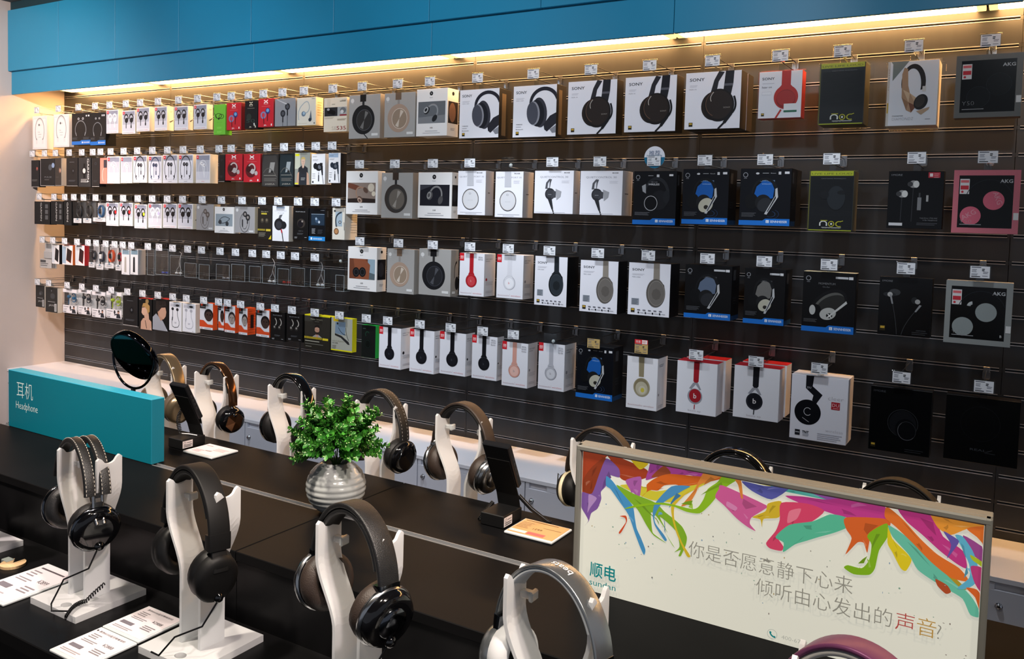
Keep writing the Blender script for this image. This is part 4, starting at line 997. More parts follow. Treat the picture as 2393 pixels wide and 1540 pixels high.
def tab_mesh(h):
    t = MB(); t.cbox(-.012, .012, -.0006, .0006, -.012, h, .0002, CLEAR)
    return t.mesh('hang_tab')
def carton(row, idx, ds, x0, x1, z0, z1, th, ex, extra=None):
    nm, desc, fc, sc, tc, ro = look(ds, ex)
    W, H = x1 - x0 - .004, z1 - z0
    label = '%s, %s from left in %s' % (desc, ORD[idx], RNAME[row])
    loc = ((x0 + x1) / 2, -.245, z0)
    t = thing(nm, label, 'box', loc, group='boxes in the ' + RNAME[row])
    b = MB()
    mf, ms, mt = mat(fc, ro), mat(sc, .45), mat(tc, .4)
    b.cbox(-W / 2, W / 2, 0, th, 0, H, .0009, ms, {1: mt, 2: mf})
    b.build('carton', t)
    c = Canvas(W, H, lambda x, z, o: (x - W / 2, -o, z), ro)
    c.row = row; c.idx = idx
    PRINT[ds](c, ex)
    c.done(t)
    # side print
    if th > .035:
        s = Canvas(th, H, lambda y, z, o: (W / 2 + o, y, z), .45)
        s.row = row; s.idx = idx
        if ds == 'bopic' and ex in ('h4', 'h4d', 'h9b'):
            s.rect(.08, .27, .95, .73, '2a2422' if ex == 'h4' else '17181c'); s.ell(.45, .5, .30, .5, '7a5a48' if ex == 'h4' else '2c2d33'); s.ell(.5, .90, .1, .1, '17181a'); s.lines(.3, .7, .16, 2, .03, 'a9a9a9')
        elif ds == 'solo':
            s.text('SIMPLY BEATS', .12, .86, .03, '77777e', .6); s.lines(.12, .5, .82, 1, .025, '8a8a90'); s.ell(.2, .40, .07, .07, '17181c' if ex == 'k' else 'a8222c' if ex == 'r' else '8a8a92'); s.lines(.15, .8, .33, 3, .03, 'b4b4ba'); s.lines(.15, .8, .12, 2, .03, 'b0b0b6')
        elif ds == 'studio':
            s.lines(.15, .6, .86, 2, .03, '8a8a90'); s.ell(.16, .30, .05, .05, '77777c'); s.lines(.12, .6, .08, 2, .03, 'a9a9b0')
        elif ds in ('mom', 'hd4', 'sennbud'):
            s.rect(.2, .74, .5, .93, '3a3c40'); s.rect(.0, .0, 1, .085, '15375c') if ds == 'mom' else None; s.lines(.2, .6, .4, 3, .05, '26282c')
        elif ds == 'pb':
            s.lines(.4, .8, .8, 2, .04, 'a8a08c'); s.poly([(.3, .36), (.9, .46), (.9, .42), (.5, .34)], '4a4640')
        elif ds == 'hookw':
            for i in range(9): s.lines(.45, .95, .86 - .08 * i, 1, .05, '9f9c92')
        elif ds == 'cable':
            s.lines(.2, .8, .8, 6, .09, 'b8a878')
        elif ds == 'sonyabt':
            s.rect(.22, .05, .55, .9, '6a5a44')
        elif ds == 'qc35':
            s.lines(.3, .55, .5, 1, .04, '3a3a3e')
        elif ds == 'qc30':
            s.lines(.25, .6, .48, 1, .05, '4a4a4e'); s.rect(.92, 0, 1, 1, 'dcdce2')
        elif ds == 'jbl':
            for i in range(9): s.rect(.1, .08 + .1 * i, .95, .10 + .1 * i, 'a83c18')
            s.rect(.35, .25, .75, .75, '2c1a16')
        elif ds == 'bog' and ex == 'k2':
            s.ring(.75, .50, .30, .9, .2, '101114', 18, 1.5, 3.6); s.ell(.8, .28, .24, .5, '15161a'); s.rect(.2, .06, .6, .11, 'cfcfcd')
        elif ds in ('razer',):
            s.rect(.3, .1, .9, .5, '123a20')
        s.done(t, 'side_picture', 'side_lettering')
    # tab up to the peg
    pz = ZROW[row] - .046
    if z1 < pz + .004:
        obj('hang_tab', tab_mesh(pz - z1 + .008), t, (0, .012, H))
    if ds in ('roc', 'diam', 'hear'):
        b = MB(); b.cbox(-W / 2 - .004, W / 2 + .014, -.004, th + .006, -.004, H + .003, .0006, FILM); b.build('clear_sleeve', t)
    return t
def blister(row, idx, ds, x0, x1, z0, z1, ex):
    """clear hanging pack with the product visible inside"""
    W, H = x1 - x0 - .004, z1 - z0
    xc = (x0 + x1) / 2
    desc = {'watch': 'clear pack holding a %s watch' % ('black' if ex == 'k' else 'dark strap'), 'blister': 'clear blister pack with a blue watch', 'strap': 'clear pack holding a %s wristband' % CN.get(ex, 'black'), 'clearbag': 'bulging clear pack with white insert', 'hookpack': 'clear pack with %s earhook' % CN.get(ex, '') if ds == 'hookpack' else ''}[ds]
    t = thing({'watch': 'watch_pack', 'blister': 'watch_pack', 'strap': 'wristband_pack', 'clearbag': 'accessory_pack', 'hookpack': 'earhook_pack'}[ds], '%s, %s from left in %s' % (desc, ORD[idx], RNAME[row]), 'package', (xc, -.245, z0), group='boxes in the ' + RNAME[row])
    D = .045
    b = MB(); b.cbox(-W / 2, W / 2, 0, D, 0, H, .004, FILM); b.build('clear_shell', t)
    b = MB(); b.box(-W / 2 + .004, W / 2 - .004, D - .004, D - .003, .004, H - .004, mat('c9c6c4' if ds != 'watch' else '4a4a4a', .5)); b.build('back_card', t)
    col = {'watch': {'k': '1d1e20', 'g': '3a3a38'}.get(ex), 'blister': '2a5a88', 'strap': {'k': '23262e', 'w': '2a2f3e', 'o': 'd4532c', 'r': 'b8242c'}.get(ex), 'clearbag': 'b5b2b0', 'hookpack': {'b': '1d5a80', 'd': '20242e', 'k': '17181b', 'g': 'a8c02c'}.get(ex)}[ds]
    m = mat(col, .4)
    if ds in ('watch', 'blister', 'strap'):
        r = min(W * .34, .034)
        zc = H * (.56 if ds != 'strap' else .52)
        b = MB()
        pts = [(r * .75 * math.sin(a), .022, zc + r * 1.15 * math.cos(a)) for a in (2 * PI * i / 22 for i in range(23))]
        nn = [Vector((math.sin(2 * PI * i / 22), 0, math.cos(2 * PI * i / 22))) for i in range(23)]
        b.sweep(pts, nn, [(-.002, -.009), (.002, -.009), (.002, .009), (-.002, .009)], m); b.build('band', t)
        b = MB(); b.cbox(-.012, .012, .006, .014, zc - .016, zc + .016, .003, mat('0c0d10' if ex != 'w' else 'd8d6d4', .15)); b.build('watch_face', t)
        b = MB(); b.box(-W / 2 + .006, W / 2 - .006, .0055, .0065, .006, H * .24, mat('e0dcdc', .5)); b.build('paper_insert', t)
        c = Canvas(W, H * .24, lambda x, z, o: (x - W / 2, .0055 - o, .006 + z)); c.lines(.2, .8, .5, 2, .25, '8f8d90'); c.rect(.4, .62, .6, .8, '5c7c90'); c.done(t, 'insert_picture', 'insert_lettering')
    elif ds == 'hookpack':
        b = MB(); b.box(-W / 2 + .003, W / 2 - .003, -.0012, -.0002, 0, H * .33, mat('e8e4e6', .45)); b.box(-W / 2 + .003, W / 2 - .003, -.0012, -.0002, H * .86, H, mat('e8e4e6', .45)); b.build('card_front', t)
        c = Canvas(W - .006, H * .33, lambda x, z, o: (x - W / 2 + .003, -.0012 - o, z))
        c.text('POWERBEATS' if False else 'SPORT', .06, .72, .1, '55555a', .3) if False else c.lines(.06, .42, .76, 1, .14, '55555a')
        c.lines(.06, .3, .5, 2, .16, 'a9a6aa')
        c.poly([(.66, .06), (.68, .5), (.75, .6), (.88, .55), (.96, .06)], '2b2d34'); c.ell(.80, .75, .065, .075, 'b98f7a'); c.poly([(.735, .74), (.74, .95), (.86, .95), (.87, .76), (.82, .84)], '231c1a'); c.poly([(.5, .42), (.55, .34), (.72, .48), (.70, .58)], '2b2d34'); c.ell(.55, .72, .055, .08, '26272c')
        for i in range(3): c.ell(.08 + .07 * i, .14, .025, .025, '3a3a3e')
        c.done(t, 'card_picture', 'card_lettering')
        b = MB()
        zc = H * .60
        pts = [(W * .10 + .024 * math.sin(a), .018, zc + .008 + .030 * math.cos(a)) for a in (-.9 + 4.6 * i / 18 for i in range(19))]
        b.tube(pts, .0035, m, 6); b.build('ear_hook', t)
        b = MB(); b.lathe([(0, -.012), (.010, -.010), (.013, 0), (.010, .010), (0, .012)], m, 14, 'x', (-W * .22, .016, zc + .012)); b.tube([(-W * .22, .016, zc), (-W * .24, .016, zc - .04)], .003, m, 6); b.build('earbud', t)
        b = MB(); b.cbox(W * .02, W * .02 + .024, .010, .026, zc - .006, zc + .014, .004, m); b.build('pod', t)
    else:
        b = MB(); b.cbox(-W * .3, W * .3, .014, .03, H * .38, H * .7, .006, m); b.build('accessory', t)
        b = MB(); b.box(-W / 2 + .006, W / 2 - .006, .0055, .0065, .006, H * .38, mat('c2bdb9', .5)); b.build('paper_insert', t)
        c = Canvas(W, H * .38, lambda x, z, o: (x - W / 2, .0055 - o, .006 + z)); c.rect(.05, .55, .5, .8, '4a4a4c'); c.lines(.08, .7, .4, 2, .2, '6a6868'); c.done(t, 'insert_picture', 'insert_lettering')
    pz = ZROW[row] - .046
    if z1 < pz + .004:
        obj('hang_tab', tab_mesh(pz - z1 + .008), t, (0, .012, H))
def acrylic_case(row, idx, x0, x1, z0, z1, ex):
    W, H = x1 - x0 - .006, z1 - z0
    xc = (x0 + x1) / 2
    D = .05
    t = thing('acrylic_case', 'open clear acrylic earphone case, %s from left in %s' % (ORD[idx], RNAME[row]), 'display case', (xc, -.245, z0), group='boxes in the ' + RNAME[row])
    e = mat('b9c2c6', .2, name='acrylic_edge')
    pz = ZROW[row] - .046 - z0
    b = MB(); b.box(-W / 2, W / 2, D - .002, D, 0, H, CLEAR); b.box(-.012, .012, D - .002, D, H, pz + .012, CLEAR); b.build('back_panel', t)
    b = MB(); b.box(-W / 2, W / 2, 0, .002, .002, H, CLEAR); b.box(-W / 2, W / 2, -.0002, .002, H - .0012, H, e); b.build('front_panel', t)
    for s in (-1, 1):
        b = MB(); b.box(*sorted((s * W / 2, s * (W / 2 - .002))), .002, D - .002, .002, H, CLEAR); b.box(*sorted((s * W / 2, s * (W / 2 - .0016))), 0, .0012, 0, H, e); b.build('side_panel', t)
    b = MB(); b.box(-W / 2, W / 2, 0, D - .002, 0, .002, CLEAR); b.box(-W / 2, W / 2, -.0004, .0008, 0, .0014, e); b.box(W / 2 - .001, W / 2 + .0002, 0, D - .002, 0, .0014, e); b.build('floor_panel', t)
    col = {'m': '2a2b2f', 'b': '1c3fa0', 'w': 'd8d8da', 'k': '141518', 's': '8a8c92', 'r': '9a2420'}[ex]
    cc = 'd8d8da' if ex == 'w' else '17181b'
    e = thing('in_ear_earphones', '%s in-ear earphones in acrylic case, %s from left in %s' % ({'m': 'black', 'b': 'blue', 'w': 'white', 'k': 'black', 's': 'silver', 'r': 'red'}[ex], ORD[idx], RNAME[row]), 'earphones', (xc, -.22, z0 + .003), group='earphones in acrylic cases')
    m = mat(col, .25); mc = mat(cc, .4)
    for s in (-1, 1):
        b = MB(); b.lathe([(0, -.011), (.006, -.010), (.0075, -.004), (.006, .002), (.004, .006), (.006, .008), (.0045, .012), (0, .013)], m, 12, 'x', (s * .013, .004 * s, .009)); b.build('earbud', e)
    ph = rnd(-.5, .5)
    a = pz - .01
    b = MB(); b.tube([(-.013, -.004, .012), (-.018, .0, .03), (-.006 + ph * .01, .004, .05), (.004, .0, H * .6 + .01), (.012 + ph * .014, .006, H + .01), (.004, .004, (H + a) / 2 + .01), (.0, .0, a)], .0013, mc, 5); b.build('cable', e)
    b = MB(); b.tube([(.013, .004, .012), (.02, .004, .028), (.01, .004, .045), (.004, .0, H * .6 + .01)], .0013, mc, 5); b.build('cable', e)
PRODUCTS = [
 ('s1','lg',0.023,0.203,2.004,2.236,0.045,''),
 ('s1','lg',0.278,0.465,2.014,2.238,0.035,''),
 ('s1','neck',0.493,0.708,2.026,2.237,0.05,''),
 ('s1','neck',0.702,0.872,2.02,2.233,0.076,''),
 ('s1','pb',0.876,1.008,2.092,2.244,0.035,'w'),
 ('s1','pb',1.043,1.182,2.084,2.233,0.035,'k'),
 ('s1','pb',1.19,1.325,2.096,2.246,0.035,'k'),
 ('s1','pb',1.369,1.495,2.096,2.244,0.049,'k'),
 ('s1','pb',1.559,1.691,2.093,2.238,0.037,'k'),
 ('s1','pb',1.738,1.86,2.093,2.241,0.044,'k'),
 ('s1','green',1.917,2.021,2.056,2.233,0.05,''),
 ('s1','ua',2.028,2.155,2.08,2.237,0.035,'r'),
 ('s1','ua',2.181,2.287,2.083,2.243,0.05,'k'),
 ('s1','ua',2.291,2.418,2.089,2.249,0.05,'r'),
 ('s1','greybud',2.423,2.586,2.089,2.242,0.05,''),
 ('s1','cable',2.593,2.739,2.088,2.239,0.056,''),
 ('s1','se',2.793,2.96,2.048,2.228,0.05,''),
 ('s2','dark',-0.011,0.104,1.74,1.928,0.05,'r'),
 ('s2','dark',0.118,0.294,1.748,1.938,0.05,'x'),
 ('s2','dark',0.297,0.376,1.75,1.941,0.035,'o'),
 ('s2','dark',0.431,0.564,1.748,1.94,0.05,'d'),
 ('s2','garmin',0.569,0.713,1.743,1.94,0.05,'w'),
 ('s2','dark',0.721,0.805,1.746,1.936,0.05,'n'),
 ('s2','salmon',0.808,0.886,1.765,1.935,0.05,''),
 ('s2','urb',0.886,1.025,1.767,1.943,0.05,'p'),
 ('s2','urb',1.029,1.154,1.77,1.941,0.05,'p'),
 ('s2','bx',1.158,1.302,1.773,1.944,0.05,'k'),
 ('s2','bx',1.312,1.448,1.771,1.942,0.05,'b'),
 ('s2','bx',1.452,1.597,1.771,1.947,0.05,'k'),
 ('s2','bx',1.601,1.741,1.772,1.946,0.05,'k'),
 ('s2','urb',1.761,1.893,1.772,1.944,0.058,'g'),
 ('s2','dark',1.966,2.018,1.781,1.94,0.05,'n'),
 ('s2','ua',2.021,2.17,1.788,1.942,0.05,'r2'),
 ('s2','ua',2.175,2.317,1.778,1.94,0.05,'r2'),
 ('s2','pack',2.326,2.46,1.754,1.938,0.05,'k'),
 ('s2','pack',2.465,2.579,1.755,1.94,0.05,'b'),
 ('s2','sport',2.584,2.702,1.765,1.94,0.05,''),
 ('s2','sonybud',2.708,2.812,1.768,1.933,0.05,'k'),
 ('s2','sonybud',2.833,2.923,1.775,1.936,0.048,'b'),
 ('s3','garmin',0.042,0.237,1.479,1.639,0.05,'k'),
 ('s3','garmin',0.245,0.393,1.484,1.644,0.05,'k'),
 ('s3','garmin',0.398,0.493,1.48,1.646,0.05,'b'),
 ('s3','watch',0.498,0.603,1.494,1.647,0.05,'k'),
 ('s3','watch',0.608,0.714,1.497,1.649,0.05,'g'),
 ('s3','blister',0.719,0.869,1.509,1.643,0.05,''),
 ('s3','pb',0.876,1.012,1.491,1.643,0.05,'kr'),
 ('s3','pb',1.017,1.159,1.495,1.645,0.05,'kr'),
 ('s3','pb',1.172,1.302,1.483,1.636,0.05,'ky'),
 ('s3','pb',1.312,1.449,1.49,1.643,0.05,'wv'),
 ('s3','pb',1.457,1.593,1.494,1.645,0.05,'k'),
 ('s3','pb',1.598,1.741,1.493,1.647,0.05,'k'),
 ('s3','bobud',1.768,1.928,1.491,1.647,0.05,'g'),
 ('s3','bopic',1.932,2.102,1.479,1.634,0.05,'bud'),
 ('s3','bobud',2.106,2.277,1.485,1.637,0.035,'k'),
 ('s3','elite',2.297,2.412,1.457,1.631,0.05,''),
 ('s3','pulse',2.415,2.548,1.449,1.647,0.035,''),
 ('s3','nu',2.575,2.694,1.462,1.639,0.05,'o'),
 ('s3','sennbud',2.697,2.821,1.462,1.638,0.046,''),
 ('s3','hookw',2.867,2.959,1.474,1.644,0.1,''),
 ('s4','clearbag',0.099,0.251,1.168,1.348,0.05,''),
 ('s4','phone',0.257,0.349,1.208,1.342,0.035,'k'),
 ('s4','phone',0.38,0.507,1.209,1.344,0.035,'o'),
 ('s4','phone',0.532,0.642,1.212,1.35,0.035,'r'),
 ('s4','strap',0.671,0.75,1.2,1.369,0.05,'k'),
 ('s4','strap',0.755,0.846,1.191,1.367,0.05,'w'),
 ('s4','strap',0.851,0.959,1.205,1.371,0.05,'o'),
 ('s4','strap',0.964,1.036,1.196,1.375,0.05,'r'),
 ('s4','slim',1.041,1.128,1.179,1.343,0.05,'s'),
 ('s4','slim',1.132,1.215,1.184,1.346,0.056,'k'),
 ('s4','case',1.302,1.378,1.192,1.356,0.05,'m'),
 ('s4','case',1.384,1.515,1.2,1.361,0.05,'b'),
 ('s4','case',1.524,1.633,1.205,1.327,0.05,'w'),
 ('s4','case',1.661,1.779,1.199,1.287,0.05,'k'),
 ('s4','case',1.795,1.895,1.193,1.285,0.05,'k'),
 ('s4','case',1.948,2.07,1.2,1.294,0.05,'s'),
 ('s4','case',2.081,2.201,1.202,1.301,0.05,'k'),
 ('s4','case',2.231,2.331,1.205,1.298,0.05,'k'),
 ('s4','case',2.338,2.448,1.205,1.309,0.05,'w'),
 ('s4','case',2.461,2.555,1.206,1.296,0.05,'r'),
 ('s4','case',2.561,2.675,1.206,1.307,0.05,'k'),
 ('s4','case',2.711,2.821,1.208,1.306,0.05,'w'),
 ('s4','case',2.896,2.963,1.198,1.285,0.05,'k'),
 ('s5','jays',0.055,0.172,0.891,1.046,0.05,''),
 ('s5','jays',0.177,0.328,0.866,1.04,0.035,''),
 ('s5','hookpack',0.387,0.557,0.878,1.043,0.05,'b'),
 ('s5','hookpack',0.567,0.717,0.883,1.051,0.05,'d'),
 ('s5','hookpack',0.722,0.875,0.876,1.048,0.05,'k'),
 ('s5','hookpack',0.88,1.051,0.885,1.059,0.05,'g'),
 ('s5','dark',1.056,1.213,0.852,1.043,0.05,'d'),
 ('s5','person',1.22,1.357,0.841,1.038,0.05,'f'),
 ('s5','person',1.362,1.517,0.849,1.049,0.05,'m'),
 ('s5','wwire',1.522,1.644,0.859,1.038,0.05,'k'),
 ('s5','wwire',1.648,1.773,0.863,1.039,0.035,'w'),
 ('s5','jbl',1.808,1.929,0.895,1.055,0.035,'d'),
 ('s5','jbl',1.974,2.026,0.902,1.055,0.05,'d'),
 ('s5','jbl',2.03,2.122,0.896,1.054,0.035,'l'),
 ('s5','jbl',2.151,2.226,0.894,1.05,0.061,'l'),
 ('s5','jbl',2.297,2.405,0.897,1.052,0.05,'d'),
 ('s5','nu',2.41,2.526,0.884,1.05,0.05,'s'),
 ('s5','nu',2.537,2.662,0.894,1.051,0.05,'s'),
 ('s5','halo',2.675,2.868,0.868,1.055,0.05,''),
 ('s5','fusion',2.873,3.026,0.877,1.057,0.035,''),
 ('s5','razer',3.086,3.187,0.863,1.034,0.035,''),
 ('b1','bog',2.972,3.187,2.007,2.234,0.06,'k'),
 ('b1','bog',3.211,3.413,2.008,2.232,0.06,'t'),
 ('b1','bopic',3.417,3.609,2.009,2.241,0.095,'h4'),
 ('b1','sonyabt',3.678,3.907,1.992,2.224,0.111,''),
 ('b1','sonyabt',3.98,4.212,1.989,2.225,0.094,''),
 ('b1','sony1a',4.265,4.507,1.994,2.229,0.069,''),
 ('b1','sony1a',4.541,4.777,1.997,2.231,0.086,''),
 ('b1','sony1a',4.811,5.047,2.001,2.233,0.085,''),
 ('b1','hear',5.113,5.283,2.035,2.218,0.06,''),
 ('b1','roc',5.343,5.509,2.004,2.233,0.115,''),
 ('b1','diam',5.582,5.754,1.991,2.224,0.115,''),
 ('b1','akg',5.804,6.012,2.012,2.229,0.06,'g'),
 ('b2','bopic',2.961,3.18,1.612,1.839,0.06,'h9'),
 ('b2','bog',3.202,3.408,1.598,1.829,0.06,'b'),
 ('b2','bopic',3.438,3.647,1.604,1.83,0.06,'h4d'),
 ('b2','qc35',3.679,3.843,1.624,1.836,0.072,''),
 ('b2','qc35',3.894,4.05,1.618,1.832,0.097,''),
 ('b2','qc30',4.107,4.311,1.64,1.835,0.06,''),
 ('b2','qc30',4.34,4.548,1.639,1.833,0.107,''),
 ('b2','hd4',4.596,4.792,1.604,1.831,0.062,''),
 ('b2','mom',4.816,5.013,1.612,1.839,0.114,'b'),
 ('b2','mom',5.056,5.259,1.614,1.84,0.085,'b'),
 ('b2','roc',5.323,5.489,1.601,1.828,0.094,''),
 ('b2','more',5.604,5.79,1.618,1.827,0.06,'a'),
 ('b2','akg',5.817,6.025,1.608,1.829,0.06,'p'),
 ('b3','bopic',2.982,3.184,1.211,1.442,0.077,'h9b'),
 ('b3','bog',3.249,3.428,1.215,1.442,0.06,'t'),
 ('b3','bog',3.454,3.653,1.22,1.451,0.066,'k2'),
 ('b3','solo',3.701,3.848,1.234,1.44,0.1,'r'),
 ('b3','solo',3.915,4.064,1.237,1.443,0.096,'w'),
 ('b3','s1000',4.122,4.294,1.219,1.446,0.112,'k'),
 ('b3','s1000',4.355,4.543,1.208,1.439,0.1,'t'),
 ('b3','s1000',4.588,4.782,1.213,1.44,0.11,'t'),
 ('b3','mom',4.842,5.042,1.223,1.444,0.111,'d'),
 ('b3','mom',5.09,5.254,1.221,1.442,0.115,'s'),
 ('b3','mom',5.318,5.513,1.211,1.443,0.06,'o'),
 ('b3','more',5.592,5.772,1.223,1.438,0.06,'b'),
 ('b3','akg',5.812,6.023,1.215,1.438,0.06,'s'),
 ('b4','solo',3.206,3.353,0.823,1.036,0.115,'k'),
 ('b4','solo',3.407,3.563,0.825,1.042,0.085,'k'),
 ('b4','solo',3.594,3.753,0.836,1.047,0.08,'k'),
 ('b4','solo',3.786,3.933,0.837,1.048,0.06,'k'),
 ('b4','solo',3.958,4.102,0.823,1.034,0.091,'g'),
 ('b4','solo',4.155,4.294,0.832,1.048,0.115,'s'),
 ('b4','mom',4.352,4.535,0.821,1.058,0.105,'b'),
 ('b4','studio',4.596,4.741,0.807,1.034,0.115,''),
 ('b4','ep',4.823,4.999,0.821,1.04,0.085,'r'),
 ('b4','ep',5.065,5.25,0.835,1.048,0.085,'k'),
 ('b4','cleer',5.292,5.506,0.785,1.038,0.115,''),
 ('b4','more',5.581,5.792,0.787,1.028,0.06,'c'),
 ('b4','real',5.833,6.067,0.795,1.029,0.06,'')]
ROWN = {}
KR = {('b4', 6): card_kraft, ('b4', 7): card_sale, ('b2', 4): 0, ('b4', 5): 0, ('s4', 22): 0}
for row, ds, x0, x1, z0, z1, th, ex in PRODUCTS:
    idx = ROWN.get(row, 0)
    ROWN[row] = idx + 1
    if x0 < .006: x0 = .006
    xc = (x0 + x1) / 2
    hook(xc, row, idx, KR.get((row, idx)))
    if ds in ('watch', 'blister', 'strap', 'clearbag', 'hookpack'):
        blister(row, idx, ds, x0, x1, z0, z1, ex)
    elif ds == 'case':
        acrylic_case(row, idx, x0, x1, z0, z1, ex)
    else:
        carton(row, idx, ds, x0, x1, z0, z1, th, ex)
# second boxes hanging behind the front one on the same hook
for row, idx, ds, x0, x1, z0, z1, y, th, ex in (('b4', 8, 'ep', 4.823, 4.999, .821, 1.04, -.130, .085, 'r'), ('b4', 9, 'ep', 5.065, 5.25, .835, 1.048, -.130, .085, 'k'), ('b1', 7, 'sony1a', 4.811, 5.047, 2.001, 2.233, -.150, .08, ''), ('b2', 9, 'mom', 5.056, 5.259, 1.614, 1.84, -.150, .08, 'b')):
    nm, desc, fc, sc, tc, ro = look(ds, ex)
    W, H = x1 - x0 - .004, z1 - z0
    t = thing(nm, 'second carton behind the %s carton from left in %s' % (ORD[idx], RNAME[row]), 'box', ((x0 + x1) / 2, y, z0), group='boxes in the ' + RNAME[row])
    b = MB(); b.cbox(-W / 2, W / 2, 0, th, 0, H, .0009, mat(sc, .45), {1: mat(tc, .4), 2: mat(fc, ro)}); b.build('carton', t)
    obj('hang_tab', tab_mesh(ZROW[row] - .046 - z1 + .008), t, (0, .012, H))
# round recommendation sign behind a tag in the second large-box row
t = thing('round_sign', 'round white and teal recommendation sign behind a price tag', 'sign', (4.694, -.2595, 1.888))
b = MB(); n = 36
b.lathe([(.046, 0), (.046, .0012)], mat('e4e6ee', .4), n, 'z')
disc = MB()
R_ = .046
def half(a0, a1, m, y):
    disc.face([(R_ * math.cos(a0 + (a1 - a0) * i / 24), y, R_ * math.sin(a0 + (a1 - a0) * i / 24)) for i in range(25)], m)
half(0, PI, mat('e4e6ee', .4), -.0006); half(PI, 2 * PI, mat('1c6f92', .4), -.0006)
half(0, PI, mat('e4e6ee', .4), .0006); half(PI, 2 * PI, mat('e4e6ee', .4), .0006)
disc.build('disc', t)
c = Canvas(.092, .092, lambda x, z, o: (x - .046, -.0006 - o, z - .046)); c.text('推荐', .23, .56, .24, '3a5478', .54); c.done(t, 'print', 'lettering')

# ---------------------------------------------------------------- display table
ZD, ZR = .87, 1.0
YF, YB, YC = -2.60, -2.112, -2.352
TOP = noisy('0e0e0f', '131314', 5, .45, .012, 'glossy_black_table_laminate', spec=.03)
TBL = noisy('101011', '151516', 5, .30, .02, 'black_deck_laminate', spec=.08)
tb = thing('display_table', 'long black two-level display table in the foreground', 'table', (0, 0, 0))
b = MB(); b.box(3.64, 7.28, -2.80, -1.90, .0, .845, mat('0c0c0d', .4)); b.build('body', tb)
for i, (x0, x1) in enumerate(((3.60, 4.846), (4.848, 6.073), (6.075, 7.30))):
    b = MB(); b.cbox(x0, x1, -2.845, -1.855, .845, ZD, .0015, TBL); b.build('deck_board', tb)
    xr0 = max(x0, 3.616)
    b = MB(); b.box(xr0, x1, YF + .004, YB - .004, ZD, ZR - .018, TBL); b.build('riser_body', tb)
    b = MB(); b.cbox(xr0, x1, YF, YC - .0085, ZR - .018, ZR, .0012, TOP); b.build('riser_top', tb)
    b = MB(); b.cbox(xr0, x1, YC + .0085, YB, ZR - .018, ZR, .0012, TOP); b.build('riser_top', tb)
    b = MB(); b.box(xr0, x1, YC - .008, YC + .008, ZR - .016, ZR - .004, mat('5c5e60', .35)); b.box(xr0, x1, YC - .008, YC - .0065, ZR - .004, ZR + .0005, mat('7e8082', .25)); b.box(xr0, x1, YC + .0065, YC + .008, ZR - .004, ZR + .0005, mat('7e8082', .25)); b.build('slot_channel', tb)

# teal category sign
sg = thing('category_sign', 'teal block sign reading Headphone in white on the table', 'sign', (3.97, -2.345, ZR))
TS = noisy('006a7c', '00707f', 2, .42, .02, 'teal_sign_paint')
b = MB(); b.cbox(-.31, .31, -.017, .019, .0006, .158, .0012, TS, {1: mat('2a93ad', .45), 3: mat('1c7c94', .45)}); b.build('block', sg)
c = Canvas(.62, .157, lambda x, z, o: (x - .31, -.017 - o, z), .4)
c.text('耳机', .068, .545, .29, 'd9ece8', .125, off=-.012)
c.text('Headphone', .062, .36, .135, 'd9ece8', .168, off=-.01)
c.done(sg, 'print', 'lettering')

# light box
lb = thing('light_box_sign', 'backlit landscape light box with colourful paint splashes on the table', 'sign', (5.418, -2.385, ZR))
GR = mat('77766f', .5, .1, name='brushed_grey_frame')
Wb, Hb = .599, .243
b = MB(); b.cbox(0, Wb, .0085, .031, .0006, Hb, .001, GR); b.build('housing', lb)
fr = MB()
fr.cbox(0, .009, -.004, .010, .0006, Hb, .002, GR)
fr.cbox(Wb - .009, Wb, -.004, .010, .0006, Hb, .002, GR)
fr.cbox(0.0, Wb, -.0042, .0102, Hb - .010, Hb, .0025, GR)
fr.build('frame', lb)
_LIT = {}
def lit(h, s=.62):
    if (h, s) not in _LIT:
        q = rgb(h)
        m = bpy.data.materials.new('backlit_' + h)
        m.use_nodes = True
        n_ = m.node_tree.nodes['Principled BSDF']
        n_.inputs['Base Color'].default_value = (q[0] * .35, q[1] * .35, q[2] * .35, 1)
        n_.inputs['Roughness'].default_value = .3
        n_.inputs['Emission Color'].default_value = q
        n_.inputs['Emission Strength'].default_value = s
        _LIT[(h, s)] = m
    return _LIT[(h, s)]
b = MB(); b.box(.009, Wb - .009, .004, .0085, .0006, Hb - .010, lit('e6e4d4', .62)); b.build('lit_panel', lb)
c = Canvas(1, 1, lambda x, z, o: (x, .004 - o * .35, z))
